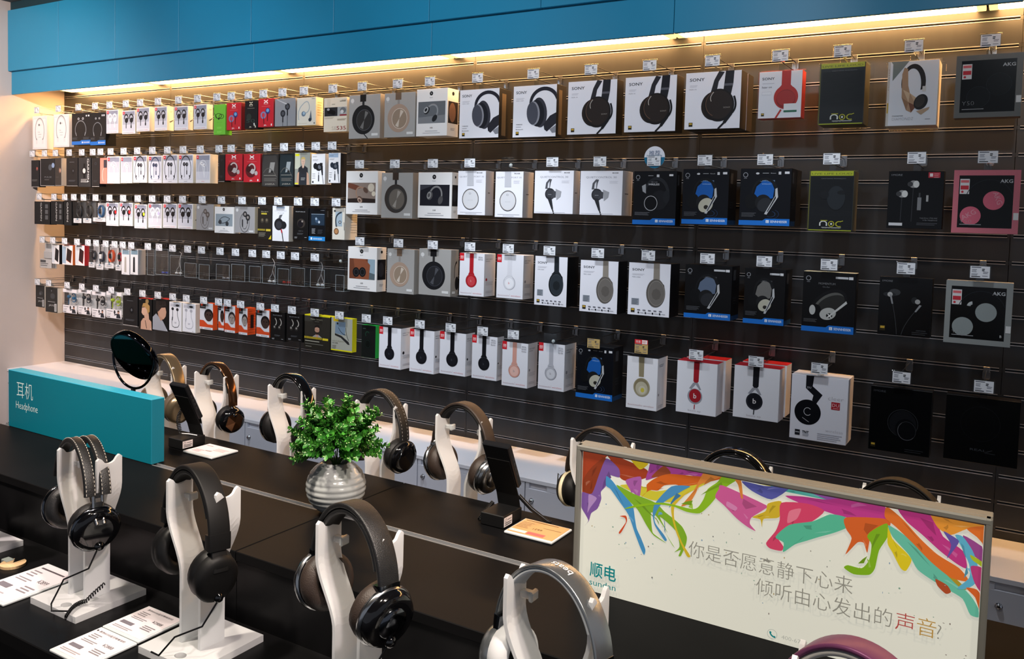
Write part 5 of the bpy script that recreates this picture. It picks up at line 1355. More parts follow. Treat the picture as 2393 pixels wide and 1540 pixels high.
ART = [
 ('a8401f',[8,235,58,235,99,227,123,220,122,208,107,201,89,196,76,200,53,231,40,199,28,164,10,163]),
 ('8f3a1c',[50,229,28,210,13,188,11,167,19,163,28,164,40,199]),
 ('8159a0',[52,227,74,214,76,200,64,200,54,200,53,182,44,170,45,158,39,141,28,131,24,117,16,107,23,118,10,136,9,147,10,163,28,164,40,199]),
 ('b58fc4',[22,161,30,161,37,157,26,140,21,130,22,145]),
 ('e3c420',[92,235,115,235,124,230,110,219]),
 ('a8489a',[129,235,149,235,160,221,137,211,121,204,125,222]),
 ('b8489a',[149,235,217,235,209,224,192,225,165,220]),
 ('9a4a28',[150,232,162,221,130,210]),
 ('d9cd38',[77,187,108,194,139,189,195,211,223,220,203,205,168,179,161,176,130,174,105,179]),
 ('d8651e',[123,197,137,210,160,221,209,226,243,235,250,232,223,220,195,209,181,204,171,206,152,201,142,191,129,189,117,178,109,157,103,161,123,185]),
 ('b060a8',[89,199,112,208,114,194,111,173,100,180,91,172,97,180,88,193]),
 ('86b62a',[71,187,102,178,139,171,154,160,169,152,184,142,192,128,191,115,184,96,180,95,183,105,173,99,181,110,174,133,147,150,161,127,144,147,132,154,135,126,139,120,160,110,138,118,125,132,109,154,85,171]),
 ('4b97c8',[53,198,64,192,74,182,87,171,101,158,105,140,109,123,117,109,125,92,123,83,116,94,106,115,94,142,76,162,61,178,53,182]),
 ('4f94c4',[164,202,194,208,184,200,160,181,146,167,138,148,141,137,154,124,160,116,156,114,139,135,135,153,139,171]),
 ('e0bf30',[196,204,172,175,170,158,174,141,185,117,199,99,193,98,176,128,168,150,166,175]),
 ('e58a3a',[217,235,245,235,229,224,209,213,204,200,194,181,181,174,200,202,209,222]),
 ('93c21f',[246,235,269,235,255,222,243,210,227,186,211,169,190,167,168,171,139,168,86,150,109,162,153,174,197,173,208,178,216,192,222,209,236,222]),
 ('d85f9a',[245,219,310,202,309,196,290,179,288,169,297,160,284,164,268,173,248,189,234,199,239,212]),
 ('e08ab8',[253,196,268,190,265,184,252,189]),
 ('d8522a',[79,137,90,140,92,131,84,113,80,108,79,111,90,129,88,136]),
 ('e58a3a',[263,231,272,232,276,206,273,206,268,224]),
 ('d9c832',[267,234,331,235,348,233,312,231]),
 ('5cbfb0',[311,235,345,234,394,233,397,227,364,227,326,228]),
 ('5a5ca8',[273,231,306,230,342,234,318,212,289,219]),
 ('a35bb0',[370,234,399,234,422,233,410,223,394,227]),
 ('c83f8e',[337,221,362,225,394,227,420,235,465,234,476,227,491,214,464,211,418,207,392,210,365,213]),
 ('dcb92c',[313,205,332,212,330,188,308,181,306,168,303,179,291,180,310,193]),
 ('e0476b',[332,210,368,216,392,210,372,188,345,174,329,159,338,146,335,139,319,139,313,146,326,167,331,185]),
 ('f07f95',[344,200,360,207,355,191,342,182]),
 ('5cc09a',[345,180,377,192,400,207,421,207,424,194,407,182,386,171,370,162,354,153,338,138,338,152,326,158]),
 ('e0672a',[421,207,474,216,477,205,457,196,453,178,451,163,446,176,438,175,428,161,423,155,430,179,422,191]),
 ('86b81f',[455,195,474,210,476,192,466,170,462,144,455,133,435,129,422,135,427,140,445,140,454,154,456,176,450,186]),
 ('e8cf22',[476,208,482,190,500,175,507,166,501,150,494,152,483,171,476,183]),
 ('6cc5a8',[476,208,499,197,519,180,541,164,565,148,582,132,593,111,580,110,570,129,552,137,533,145,515,155,503,173,482,193]),
 ('b89a2a',[489,208,509,191,536,176,555,159,574,143,565,144,541,164,517,182]),
 ('e8742a',[473,233,493,220,516,198,538,181,564,169,576,154,555,154,531,169,507,190,486,207,471,218]),
 ('c83a86',[487,235,528,234,543,207,567,193,573,171,561,174,540,187,518,204,498,218]),
 ('ecd030',[544,235,594,235,595,224,570,229]),
 ('ee9a35',[527,235,547,234,594,233,570,223,552,211,538,216,531,225]),
 ('e8742a',[570,224,594,231,594,205,582,215]),
 ('a04a90',[566,214,594,200,594,182,576,193]),
 ('62b5d0',[557,212,566,212,578,196,585,177,583,153,572,143,563,142,576,159,575,177,565,198]),
 ('c2407c',[577,175,594,174,595,140,583,153]),
 ('e0672a',[573,145,585,146,592,137,593,122,590,119,584,135]),
 ('b6c427',[576,190,594,182,594,176,579,183]),
 ('6a56a8',[543,214,552,211,562,205,556,191,549,179,553,198]),
 ('b8502a',[537,148,551,143,556,135,550,131,540,139])]
for col, q in ART:
    pts = [(q[i] / 1000, q[i + 1] / 1000) for i in range(0, len(q), 2)]
    n_ = len(pts)
    sm = []
    for i in range(n_):
        p0, p1, p2, p3 = pts[i - 1], pts[i], pts[(i + 1) % n_], pts[(i + 2) % n_]
        for t in (0, .25, .5, .75):
            sm.append(tuple(min(max(p1[k] + .35 * t * (p2[k] - p0[k]) * (1 - t) ** 2 + (p2[k] - p1[k]) * (3 * t * t - 2 * t ** 3) - .35 * t * t * (1 - t) * (p3[k] - p1[k]), (.0095, .0015)[k]), (.5895, .2325)[k]) for k in (0, 1)))
    c.poly(sm, lit(col, .5))
    cxm = sum(p[0] for p in pts) / n_; cym = sum(p[1] for p in pts) / n_
    area = abs(sum(pts[i][0] * pts[(i + 1) % n_][1] - pts[(i + 1) % n_][0] * pts[i][1] for i in range(n_))) / 2
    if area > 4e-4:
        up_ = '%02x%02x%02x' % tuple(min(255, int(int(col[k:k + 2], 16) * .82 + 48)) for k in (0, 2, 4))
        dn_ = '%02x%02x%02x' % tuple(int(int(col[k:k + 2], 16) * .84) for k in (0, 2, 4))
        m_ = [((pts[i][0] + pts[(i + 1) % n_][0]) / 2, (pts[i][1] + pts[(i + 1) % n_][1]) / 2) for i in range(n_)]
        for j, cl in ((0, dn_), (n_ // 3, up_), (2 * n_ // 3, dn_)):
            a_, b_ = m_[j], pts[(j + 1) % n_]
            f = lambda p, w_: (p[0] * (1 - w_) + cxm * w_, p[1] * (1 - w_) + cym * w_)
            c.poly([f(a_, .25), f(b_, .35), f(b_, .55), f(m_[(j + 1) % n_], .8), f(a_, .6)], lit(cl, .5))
for i in range(70):
    x = rnd(.02, .58); z = .235 - rnd(.09, .20) * (.6 + .4 * abs(math.sin(x * 14)))
    c.ell(x, z, rnd(.0004, .0014), rnd(.0004, .0016), lit(random.choice(('8fae9a', '9a8f86', 'b8a070', '9ab0c0', '8a8a84')), .5), 8)
G_ = lit('9b988c', .5)
c.text('你是否愿意静下心来', .197, .099, .0255, G_, .238, off=-.009)
c.text('倾听由心发出的', .302, .0665, .0255, G_, .185, off=-.009)
for k, (ch, cl) in enumerate((('声', 'c0504a'), ('音', 'c89a4a'))):
    c.text(ch, .4915 + .0265 * k, .0665, .0255, lit(cl, .5), .0235, off=-.009)
c.text('?', .5425, .068, .0215, G_, off=-.02)
TL = lit('138a8c', .5)
c.text('顺电', .031, .0275, .0245, TL, .047, off=.012)
c.text('sundan', .031, .0135, .0105, TL, .047)
c.ring(.3285, .0135, .0072, .0072, .06, lit('8a9a98', .5)); c.curve((.3252, .0165), (.3262, .0105), (.3325, .0098), .0022, TL); c.ell(.3258, .0158, .0016, .0016, TL, 8); c.ell(.332, .0102, .0016, .0016, TL, 8)
c.text('400-6788-688', .342, .0105, .0062, lit('9b9f9a', .5), .054, off=-.02)
c.text('www.', .487, .0045, .0062, lit('9b9f9a', .5), off=-.02)
c.done(lb, 'splash_print', 'lettering')

# ---------------------------------------------------------------- headphone stands
SH = .285
def stand_profile(t):
    """half gap of a plate at height t (0..SH)"""
    u = min(max((t - .128) / .105, 0), 1)
    u = u * u * (3 - 2 * u)
    return .021 + (.0575 - .021) * u
def plate_mesh(side):
    b = MB()
    nc, nr = 10, 26
    wd = .05
    T = .0055
    g = {}
    vs = []
    for j in range(nc + 1):
        y = -wd / 2 + wd * j / nc
        u = abs(y) / (wd / 2)
        dip = .013 * math.sqrt(max(0, 1 - (u / .62) ** 2)) if u < .62 else 0
        top = SH - dip - (.004 if u > .95 else 0)
        for i in range(nr + 1):
            z = .0112 + (top - .0112) * i / nr
            x = stand_profile(z) * side
            for k in (0, 1):
                g[(i, j, k)] = len(vs)
                vs.append((x + (T * side if k else 0), y, z))
    fs = []
    for i in range(nr):
        for j in range(nc):
            fs.append((g[(i, j, 0)], g[(i, j + 1, 0)], g[(i + 1, j + 1, 0)], g[(i + 1, j, 0)]))
            fs.append((g[(i, j, 1)], g[(i + 1, j, 1)], g[(i + 1, j + 1, 1)], g[(i, j + 1, 1)]))
        for j in (0, nc):
            fs.append((g[(i, j, 0)], g[(i + 1, j, 0)], g[(i + 1, j, 1)], g[(i, j, 1)]))
    for j in range(nc):
        for i in (0, nr):
            fs.append((g[(i, j, 0)], g[(i, j + 1, 0)], g[(i, j + 1, 1)], g[(i, j, 1)]))
    b.add(vs, fs, ACR, False)
    return b.mesh('plate')
plates = [plate_mesh(-1), plate_mesh(1)]
def base_mesh():
    b = MB()
    h = .071
    n = 20
    hx, hy, r = -.0, -.055, .011
    # square slab with a round cable hole: outer square ring stitched to hole circle
    hx, hy = .012, -.052
    hole = [(hx + r * math.cos(2 * PI * i / n), hy + r * .8 * math.sin(2 * PI * i / n)) for i in range(n)]
    def sq(a):
        cx, sy = math.cos(a), math.sin(a)
        m_ = max(abs(cx), abs(sy))
        return (hx + cx / m_ * 1, hy + sy / m_ * 1)
    outer = []
    for i in range(n):
        a = 2 * PI * i / n
        cx, sy = math.cos(a), math.sin(a)
        ts = []
        if cx > 1e-6: ts.append((h - hx) / cx)
        if cx < -1e-6: ts.append((-h - hx) / cx)
        if sy > 1e-6: ts.append((h - hy) / sy)
        if sy < -1e-6: ts.append((-h - hy) / sy)
        t = min(ts)
        outer.append((hx + cx * t, hy + sy * t))
    pts = []
    cor = [(h, h), (-h, h), (-h, -h), (h, -h)]
    for q in cor:
        k = min(range(n), key=lambda i: (outer[i][0] - q[0]) ** 2 + (outer[i][1] - q[1]) ** 2)
        outer[k] = q
    z0, z1 = .0, .012
    for i in range(n):
        j = (i + 1) % n
        b.face([(*outer[i], z1), (*outer[j], z1), (*hole[j], z1), (*hole[i], z1)], ACR)
        b.face([(*outer[j], z0), (*outer[i], z0), (*hole[i], z0), (*hole[j], z0)], ACR)
        b.face([(*outer[i], z0), (*outer[j], z0), (*outer[j], z1), (*outer[i], z1)], ACR)
        b.face([(*hole[j], z0), (*hole[i], z0), (*hole[i], z1), (*hole[j], z1)], ACR)
    return b.mesh('base')
base_me = base_mesh()
PEGM = mat('d2d8da', .2, alpha=.4, name='clear_peg_acrylic')
pb_ = MB(); pb_.cbox(-.011, .011, -.006, .006, -.005, .005, .002, PEGM); pb_.cbox(.004, .011, -.009, .009, -.007, .007, .002, PEGM); peg_me = pb_.mesh('clear_peg')
def stand(x, y, yaw, label, grp):
    s = thing('headphone_stand', label, 'stand', (x, y, ZD), (0, 0, yaw), grp)
    obj('base', base_me, s)
    for k, sd in enumerate((-1, 1)):
        obj('plate', plates[k], s)
        p = obj('clear_peg', peg_me, s, (sd * (.0575 - .012), .010, SH - .034), (0, 0, 0 if sd > 0 else PI))
        p.rotation_euler = (0, 0, PI if sd > 0 else 0)
    return s

# ---------------------------------------------------------------- headphones
def rsec(u0, u1, hv, r, n=3):
    """rounded rectangle section: u along normal from u0 to u1, v from -hv to hv"""
    out = []
    for cx, cy, a0 in ((u1 - r, hv - r, 0), (u0 + r, hv - r, PI / 2), (u0 + r, -hv + r, PI), (u1 - r, -hv + r, 3 * PI / 2)):
        for i in range(n + 1):
            a = a0 + PI / 2 * i / n
            out.append((cx + r * math.cos(a), cy + r * math.sin(a)))
    return out
def arc(a, bb, f0, f1, n, zc=0.):
    P, N = [], []
    for i in range(n + 1):
        f = f0 + (f1 - f0) * i / n
        P.append(Vector((a * math.sin(f), 0, zc + bb * math.cos(f))))
        N.append(Vector((math.sin(f) / a, 0, math.cos(f) / bb)).normalized())
    return P, N
D2R = math.pi / 180
def headphones(x, y, yaw, label, st, grp):
    """origin at the height of the stand plate tops; ears hang outside the plates"""
    h = thing('headphones', label, 'headphones', (x, y, ZD + SH), (st.get('lean', 0), 0, yaw), grp)
    a = st.get('a', .083); bb = st.get('b', .102)
    th = st.get('th', .009); hw = st.get('hw', .016)
    # band centre line passes .0575 at contact height
    cph = math.sqrt(1 - (.0575 / a) ** 2)
    zc = -.010 + th * .6 - bb * cph + st.get('lift', 0)
    fe = st.get('fe', 92) * D2R
    mb_ = st['band']; mp = st.get('pad', mb_)
    if st.get('dual'):
        for s in (-1, 1):
            P, N = arc(a, bb, -fe, fe, 40, zc)
            b = MB(); b.sweep([p + Vector((0, s * hw * .56, 0)) for p in P], N, rsec(-th * .5, th * .5, hw * .40, .003), mb_); b.build('headband', h)
            for q in (-1, 1):
                stc = MB()
                for i in range(0, 40):
                    p0 = P[i].lerp(P[i + 1], .2) + N[i] * (th * .5 + .0002) + Vector((0, s * hw * .56 + q * hw * .30, 0)); p1 = P[i].lerp(P[i + 1], .75) + N[i] * (th * .5 + .0002) + Vector((0, s * hw * .56 + q * hw * .30, 0))
                    stc.tube([p0, p1], .0006, mat('c9c4ba', .6), 4)
                stc.build('stitching', h)
    else:
        P, N = arc(a, bb, -fe, fe, 40, zc)
        b = MB(); b.sweep(P, N, rsec(0, th * .55, hw, min(.003, th * .25)), mb_); hb = b.build('headband', h)
        fp = st.get('fp', 60) * D2R
        P2, N2 = arc(a, bb, -fp, fp, 30, zc)
        b = MB(); b.sweep(P2, N2, rsec(-th * .6, 0, hw * .93, min(.004, th * .28)), mp); b.build('head_pad', h)
        if st.get('stitch'):
            for q in (-1, 1):
                stc = MB()
                for i in range(6, 40):
                    o_ = N[i] * (th * .55 + .0002) + Vector((0, q * hw * .55, 0))
                    stc.tube([P[i].lerp(P[i + 1], .2) + o_, P[i].lerp(P[i + 1], .7) + o_], .0006, mat('8f8c88', .6), 4)
                stc.build('stitching', h)
        if st.get('text'):
            # lettering on top of the band, read from the rear side
            vs, fs, tw = text2d(st['text'])
            L = MB()
            sc = .011
            def wrap(px, py):
                f = -(px - tw / 2) * sc / (bb * .8) + .12
                p = Vector((a * math.sin(f), 0, zc + bb * math.cos(f))); nn = Vector((math.sin(f) / a, 0, math.cos(f) / bb)).normalized()
                return p + nn * (th * .55 + .0005) + Vector((0, -(py - .5) * sc, 0))
            L.add([wrap(px, py) for px, py in vs], fs, mat('f2f4f5', .4)); L.build('lettering', hb)
    xe = a * math.sin(fe); ze = zc + bb * math.cos(fe)
    cz = st.get('cz', -.120); cr = st.get('cr', .041); cd_ = st.get('cd', .025); oval = st.get('oval', 1.0)
    cx = st.get('cx', .070)
    for s in (-1, 1):
        if st.get('sleeve'):
            P3, N3 = arc(a, bb, s * (fe - .20), s * (fe + .05), 6, zc)
            b = MB(); b.sweep(P3, N3, rsec(-th * .62, th * .62, hw * 1.03, .002), st['sleeve']); b.build('band_sleeve', h)
        # slider arm from band end to the cup
        sl = st.get('slider')
        if sl == 'perf':
            for yy in (-.0075, .0075):
                b = MB(); pts = [(s * xe, yy, ze + .004), (s * (xe + .004), yy, ze - .03), (s * (cx + .034), yy * .8, cz + .012)]
                b.tube(pts, .0030, st['arm'], 6); b.build('slider_rail', h)
            b = MB()
            for k in range(4):
                t = k / 3.2
                p = Vector((s * xe, 0, ze)).lerp(Vector((s * (cx + .032), 0, cz + .012)), t)
                b.box(p.x - .0012, p.x + .0012, -.0075, .0075, p.z - .0045, p.z + .0045, st['arm'])
            b.build('slider_plate', h)
        elif sl == 'wire':
            b = MB()
            for yy in (-.005, .005):
                b.tube([(s * xe, yy, ze + .004), (s * (xe + .005), yy, ze - .025), (s * (cx + .032), yy * 3, cz + .030), (s * (cx + .026), yy * 5, cz)], .0016, st['arm'], 6)
            b.build('wire_yoke', h)
        else:
            b = MB()
            P_ = [Vector((s * xe, 0, ze + .012)), Vector((s * (xe + .0035), 0, ze - .012)), Vector((s * (cx + .026), 0, (ze + cz) / 2)), Vector((s * (cx + .027), 0, cz + .012))]
            N_ = [Vector((s, 0, .05)).normalized()] * 4
            sec = rsec(-.0028, .0028, st.get('aw', .010), .0018, 2)
            b.sweep(P_, N_, sec, st['arm']); b.build('slider_arm', h)
        if st.get('hinge'):
            b = MB(); b.lathe([(0, -.006), (.015, -.006), (.017, -.003), (.017, .004), (.013, .008), (.008, .008), (.008, .012), (.005, .014), (0, .014)], st['hinge'], 20, 'x', (s * (xe + .004), 0, ze - .002), mf=[st['hinge']] * 5 + [BLK] * 3)
            b.build('hinge', h)
            if s < 0:
                for v in b.v: pass
        # ear cup
        cup = obj('ear_cup', None, h, (s * cx, 0, cz), (st.get('tx', 0.0), 0, 0))
        cm = MB()
        f_ = lambda pr: [(r, s * hh) for r, hh in pr]
        cm.lathe(f_([(cr * .98, .004), (cr * 1.0, .010), (cr * .98, cd_ * .70), (cr * .88, cd_ * .94), (cr * .6, cd_), (0, cd_ * 1.01)]), st['cup'], 30, 'x', smooth=True)
        cup.data = cm.mesh('ear_cup') if False else None
        bpy.data.objects.remove(cup)
        cup = cm.build('ear_cup', h, (s * cx, 0, cz), (0, st.get('tilt', 8) * D2R * s, st.get('tw', 0) * D2R))
        cup.scale = (1, oval, 1.0 if oval <= 1 else 1.0)
        cu = MB()
        r0 = cr * .98
        prof = [(cr * .42, -.004)] + [(r0 - .012 + .0125 * math.sin(t), -.006 - .0105 * math.cos(t) * 1.0) for t in (PI * i / 8 for i in range(9))]
        prof = [(cr * .40, .002), (cr * .44, -.012), (cr * .58, -.020), (cr * .80, -.022), (cr * .98, -.015), (cr * 1.04, -.004), (cr * .98, .004)]
        cu.lathe(f_(prof), st.get('cushion', BLK), 30, 'x'); cu.build('ear_cushion', cup)
        ins = MB(); ins.lathe(f_([(cr * .44, -.006), (0, -.004)]), mat('18181a', .9), 20, 'x'); ins.build('ear_mesh', cup)
        if st.get('ring'):
            rg = MB(); rg.lathe(f_([(cr * 1.0, .006), (cr * 1.055, .007), (cr * 1.06, .013), (cr * 1.0, .015)]), st['ring'], 32, 'x'); rg.build('cup_ring', cup)
        if st.get('cap'):
            kp = MB(); kp.lathe(f_([(cr * .55, cd_ * .96), (cr * .50, cd_ * 1.10), (cr * .2, cd_ * 1.16), (0, cd_ * 1.16)]), st['cap'], 24, 'x'); kp.build('cap', cup)
        if st.get('ball') and s > 0:
            kb = MB(); rr = .0095
            kb.lathe([(rr * math.sin(PI * i / 8), rr * math.cos(PI * i / 8)) for i in range(9)], mat('060607', .08, coat=1.), 16, 'z', (s * cd_ * .9, .004, -cr * .72)); kb.build('security_sensor', cup)
        if st.get('facet'):
            fc = MB(); n = 6
            for i in range(n):
                a0, a1 = 2 * PI * i / n + .3, 2 * PI * (i + 1) / n + .3
                pt = lambda r, hh, q: (s * hh, r * math.cos(q), r * math.sin(q))
                fc.face([pt(cr * 1.02, .010, a0), pt(cr * 1.02, .010, a1), pt(cr * .75, cd_ * 1.0, a1), pt(cr * .75, cd_ * 1.0, a0)], st['facet'])
                fc.face([pt(cr * .75, cd_ * 1.0, a0), pt(cr * .75, cd_ * 1.0, a1), pt(0, cd_ * 1.15, 0)], st['facet'])
            fc.build('faceted_shell', cup)
    if st.get('cable'):
        zf = -SH + .014
        b = MB(); b.tube([(cx + .02, 0, cz - cr * .95), (cx + .016, -.012, cz - cr - .03), (.045, -.04, zf + .05), (.03, -.055, zf + .004), (.055, -.062, zf + .002), (.075, -.040, zf + .002)] if st['cable'] == 1 else [(cx + .02, 0, cz - cr * .95), (cx + .012, -.02, cz - cr - .035), (.05, -.05, zf + .04), (.02, -.062, zf + .002), (.0, -.066, zf + .0015)], .0016, BLK, 6)
        b.build('cable', h)
        if st['cable'] == 1:
            b = MB(); pts = []
            for i in range(150):
                t = i / 149
                q = 2 * PI * t * 24
                cxx = .075 - .03 * math.sin(t * PI) + .03 * t; cyy = .02 - .075 * t; czz = zf + .005 + .03 * max(0, 1 - t * 3)
                pts.append((cxx + .0035 * math.cos(q), cyy, czz + .0035 * math.sin(q)))
            b.tube(pts, .0013, BLK, 4); b.build('coiled_cable', h)
    return h
LE = noisy('111112', '1a1a1b', 60, .42, .3, 'black_leather')
MT = mat('0b0b0c', .55, name='matte_black')
GL = mat('08080a', .10, coat=.6, name='gloss_black')
BR = noisy('2b211c', '332821', 50, .5, .25, 'brown_leather')
SV = mat('a9abad', .22, 1., name='satin_silver')
SVP = mat('8b9093', .26, .8, name='silver_paint')
DCH = mat('5a5d63', .12, 1., name='dark_chrome')
GD = mat('8f7f66', .28, .8, name='khaki_gold')
CP = mat('6a4a34', .16, .9, name='copper')
PU = mat('6e3a5e', .38, .2, name='plum_paint')
FG = 'stands along the table front'
RG = 'stands along the table rear'
YFR, YRR = -2.692, -2.03
front = [
    (4.13, 'black headphones at the left edge of the photo', dict(band=MT, arm=MT, cup=MT, cable=0, tilt=8), 'cut-off stand at the left edge'),
    (4.553, 'black leather headphones with split stitched band beside the teal sign', dict(band=LE, dual=1, hw=.024, th=.010, arm=SV, slider='perf', cup=GL, cushion=LE, ring=DCH, ball=1, cable=1, tilt=10, dx=-.012, a=.086, fe=80, lift=-.002, cz=-.124), 'below the teal sign'),
    (4.873, 'matte black padded headphones second in the front row', dict(band=MT, pad=MT, hw=.018, th=.014, fp=66, arm=MT, aw=.013, sleeve=MT, cup=MT, cushion=mat('0e0e0f', .45), cr=.042, oval=.86, ball=1, cable=2, tilt=12, dx=-.010, a=.085, lift=-.003, cz=-.134), 'left of the vase, front row'),
    (5.217, 'black headphones with chrome cups in front of the vase', dict(band=LE, pad=LE, hw=.017, th=.015, fp=70, arm=DCH, aw=.012, sleeve=DCH, cup=GL, cushion=BR, ring=SV, cap=DCH, cr=.043, cd=.030, ball=1, cable=2, tilt=12, dx=-.004, cz=-.103), 'in front of the vase'),
    (5.545, 'silver headphones with white lettering on the band before the light box', dict(band=SVP, pad=mat('c3c8cc', .4), hw=.017, th=.009, fp=62, arm=SVP, aw=.011, sleeve=DCH, cup=SVP, cushion=mat('d5d7d9', .4), cr=.040, text='beats', tilt=8, lift=-.006), 'left in front of the light box'),
    (5.905, 'plum headphones cut by the lower photo edge', dict(band=PU, pad=mat('b5b3ae', .5), hw=.018, th=.012, fp=70, arm=PU, cup=PU, cushion=mat('8a8884', .5), tilt=8, lift=-.008), 'under the plum headphones'),
]
for x, lab, st_, sl in front:
    stand(x, YFR, 0, 'frosted white acrylic headphone stand %s' % sl, FG)
    st_.setdefault('lean', -.03)
    headphones(x + st_.get('dx', 0), YFR + st_.get('dy', -.006), st_.get('yaw', -.24), lab, st_, 'headphones on the table front')
rear = [
    (3.885, 'khaki gold headphones behind the round mirror', dict(band=GD, pad=mat('6a6050', .5), hw=.017, th=.010, arm=GD, aw=.012, cup=GD, cushion=mat('55493c', .5), cr=.044, oval=.9, tilt=10), 'behind the round mirror'),
    (4.108, 'glossy copper headphones with faceted cups beside the small player', dict(band=CP, pad=GL, hw=.013, th=.011, fp=72, arm=DCH, aw=.006, cup=GL, cushion=MT, facet=CP, cr=.036, tilt=10), 'beside the small player'),
    (4.402, 'glossy black headphones left of the green plant', dict(band=GL, pad=GL, hw=.014, th=.014, fp=80, arm=GL, aw=.012, cup=GL, cushion=MT, cr=.044, oval=.92, tilt=8), 'left of the green plant'),
    (4.706, 'black headphones with stitched band half behind the plant', dict(band=LE, pad=MT, hw=.015, th=.010, stitch=1, arm=DCH, aw=.005, slider='wire', cup=GL, cushion=LE, ring=MT, cr=.039, tilt=10), 'half behind the plant'),
    (4.952, 'brown leather headphones with silver hinges and cups', dict(band=BR, pad=MT, hw=.016, th=.012, fp=80, arm=mat('26221f', .4), slider='wire', hinge=SV, cup=SV, cushion=BR, ring=SV, cap=SV, cr=.042, tilt=12), 'under the brown headphones'),
    (5.303, 'slim black headphones behind the left end of the light box', dict(band=BR, pad=MT, hw=.012, th=.008, arm=MT, slider='wire', cup=MT, cushion=MT, ring=mat('cfc6a8', .4), cr=.036, tilt=6), 'behind the light box, left end'),
    (5.585, 'glossy black headphones behind the middle of the light box', dict(band=GL, pad=GL, hw=.013, th=.011, fp=80, arm=GL, cup=GL, cr=.038, tilt=6, lift=-.002), 'behind the light box, middle'),
    (5.872, 'thin black headphones behind the right end of the light box', dict(band=MT, pad=MT, hw=.012, th=.008, arm=MT, cup=MT, cr=.038, tilt=6, lift=-.004), 'behind the light box, right end'),
]
for x, lab, st_, sl in rear:
    stand(x, YRR, 0, 'frosted white acrylic headphone stand %s' % sl, RG)
    headphones(x + st_.get('dx', 0), YRR, st_.get('yaw', -.16), lab, st_, 'headphones on the table rear')

# ---------------------------------------------------------------- round mirror behind the sign
mx, my = 4.035, -2.24
mr = thing('table_mirror', 'round tilting table mirror with dark chrome rim behind the teal sign', 'mirror', (mx, my, ZR))
CHR = mat('2a2d33', .08, 1., name='black_chrome')
b = MB(); b.lathe([(0, .0006), (.05, .0006), (.05, .004), (.02, .009), (.008, .012), (.006, .02), (.006, .135), (0, .136)], CHR, 28, 'z'); b.build('foot', mr)
nv = ((CAM - Vector((mx, my, 1.22))).normalized() * .66 + RT * -.60 + UP * -.44).normalized()
q = nv.to_track_quat('X', 'Z')
Rm = .072
hz = .221
b = MB(); b.lathe([(Rm * .94, .004), (Rm, .006), (Rm * 1.03, .0), (Rm * 1.03, -.012), (Rm * .98, -.017), (Rm * .5, -.02), (0, -.02)], CHR, 40, 'x'); o = b.build('rim', mr, (0, 0, hz)); o.rotation_mode = 'QUATERNION'; o.rotation_quaternion = q
b = MB(); b.lathe([(Rm * .945, .004), (0, .004)], mat('30363c', .03, 1., name='mirror_glass'), 40, 'x'); o2 = b.build('mirror_glass', mr, (0, 0, hz)); o2.rotation_mode = 'QUATERNION'; o2.rotation_quaternion = q
b = MB()
ax = nv.cross(Vector((0, 0, 1))).normalized()
pts = [Vector((0, 0, hz)) + ax * (.080 * math.cos(t)) + Vector((0, 0, 1)) * (-.086 * math.sin(t)) for t in (PI * i / 22 for i in range(23))]
b.tube(pts, .0034, CHR, 8); b.build('yoke', mr)

# ---------------------------------------------------------------- vase and plant
vx, vy = 4.852, -2.345
vs_ = thing('ribbed_vase', 'round white ribbed ceramic vase on the table', 'vase', (vx, vy, ZR))
VM = noisy('9b9f9f', 'a8acab', 30, .16, .05, 'glazed_white_ceramic')
prof = []
for i in range(66):
    t = i / 65
    ang = -PI / 2 + .36 + t * (PI - .36 - .52)
    r = .0605 * math.cos(ang)
    z = .0555 + .0575 * math.sin(ang)
    if .10 < t < .80:
        r += .0020 * (abs(math.sin(t * PI * 11)) - .6)
    prof.append((r, z))
z0 = prof[0][1]
prof = [(r, z - z0 + .0006) for r, z in prof]
top = prof[-1]
prof = [(0, .0006)] + prof + [(top[0] - .003, top[1] + .002), (top[0] - .006, top[1] - .004), (top[0] - .004, top[1] - .03), (0, top[1] - .032)]
b = MB(); b.lathe(prof, VM, 48, 'z'); b.build('body', vs_)
pt = thing('boxwood_plant', 'bushy green artificial boxwood plant in the ribbed vase', 'plant', (vx, vy, ZR + top[1] - .02))
LG = [noisy('235f17', '2f7820', 20, .4, .1, 'leaf_green'), noisy('3a8426', '4f9c36', 20, .4, .1, 'leaf_light_green'), noisy('164510', '205618', 20, .42, .1, 'leaf_dark_green')]
BUD = mat('b4d890', .45, name='pale_bud')
STM = mat('3a5a24', .6, name='stem')
def leaf(b, p, d, up, L, wd, m):
    d = d.normalized(); s_ = d.cross(up)
    if s_.length < 1e-4: s_ = d.orthogonal()
    s_.normalize(); n = s_.cross(d).normalized()
    P = [p, p + d * L * .3 + s_ * wd * .75 + n * L * .03, p + d * L * .65 + s_ * wd + n * L * .05, p + d * L * .95 + s_ * wd * .4 + n * L * .0, p + d * L + n * -.02 * L,
         p + d * L * .95 - s_ * wd * .4, p + d * L * .65 - s_ * wd + n * L * .05, p + d * L * .3 - s_ * wd * .75 + n * L * .03, p + d * L * .55 - n * L * .06]
    b.add(P, [(0, 1, 8), (1, 2, 8), (2, 3, 8), (3, 4, 8), (4, 5, 8), (5, 6, 8), (6, 7, 8), (7, 0, 8)], m, False)
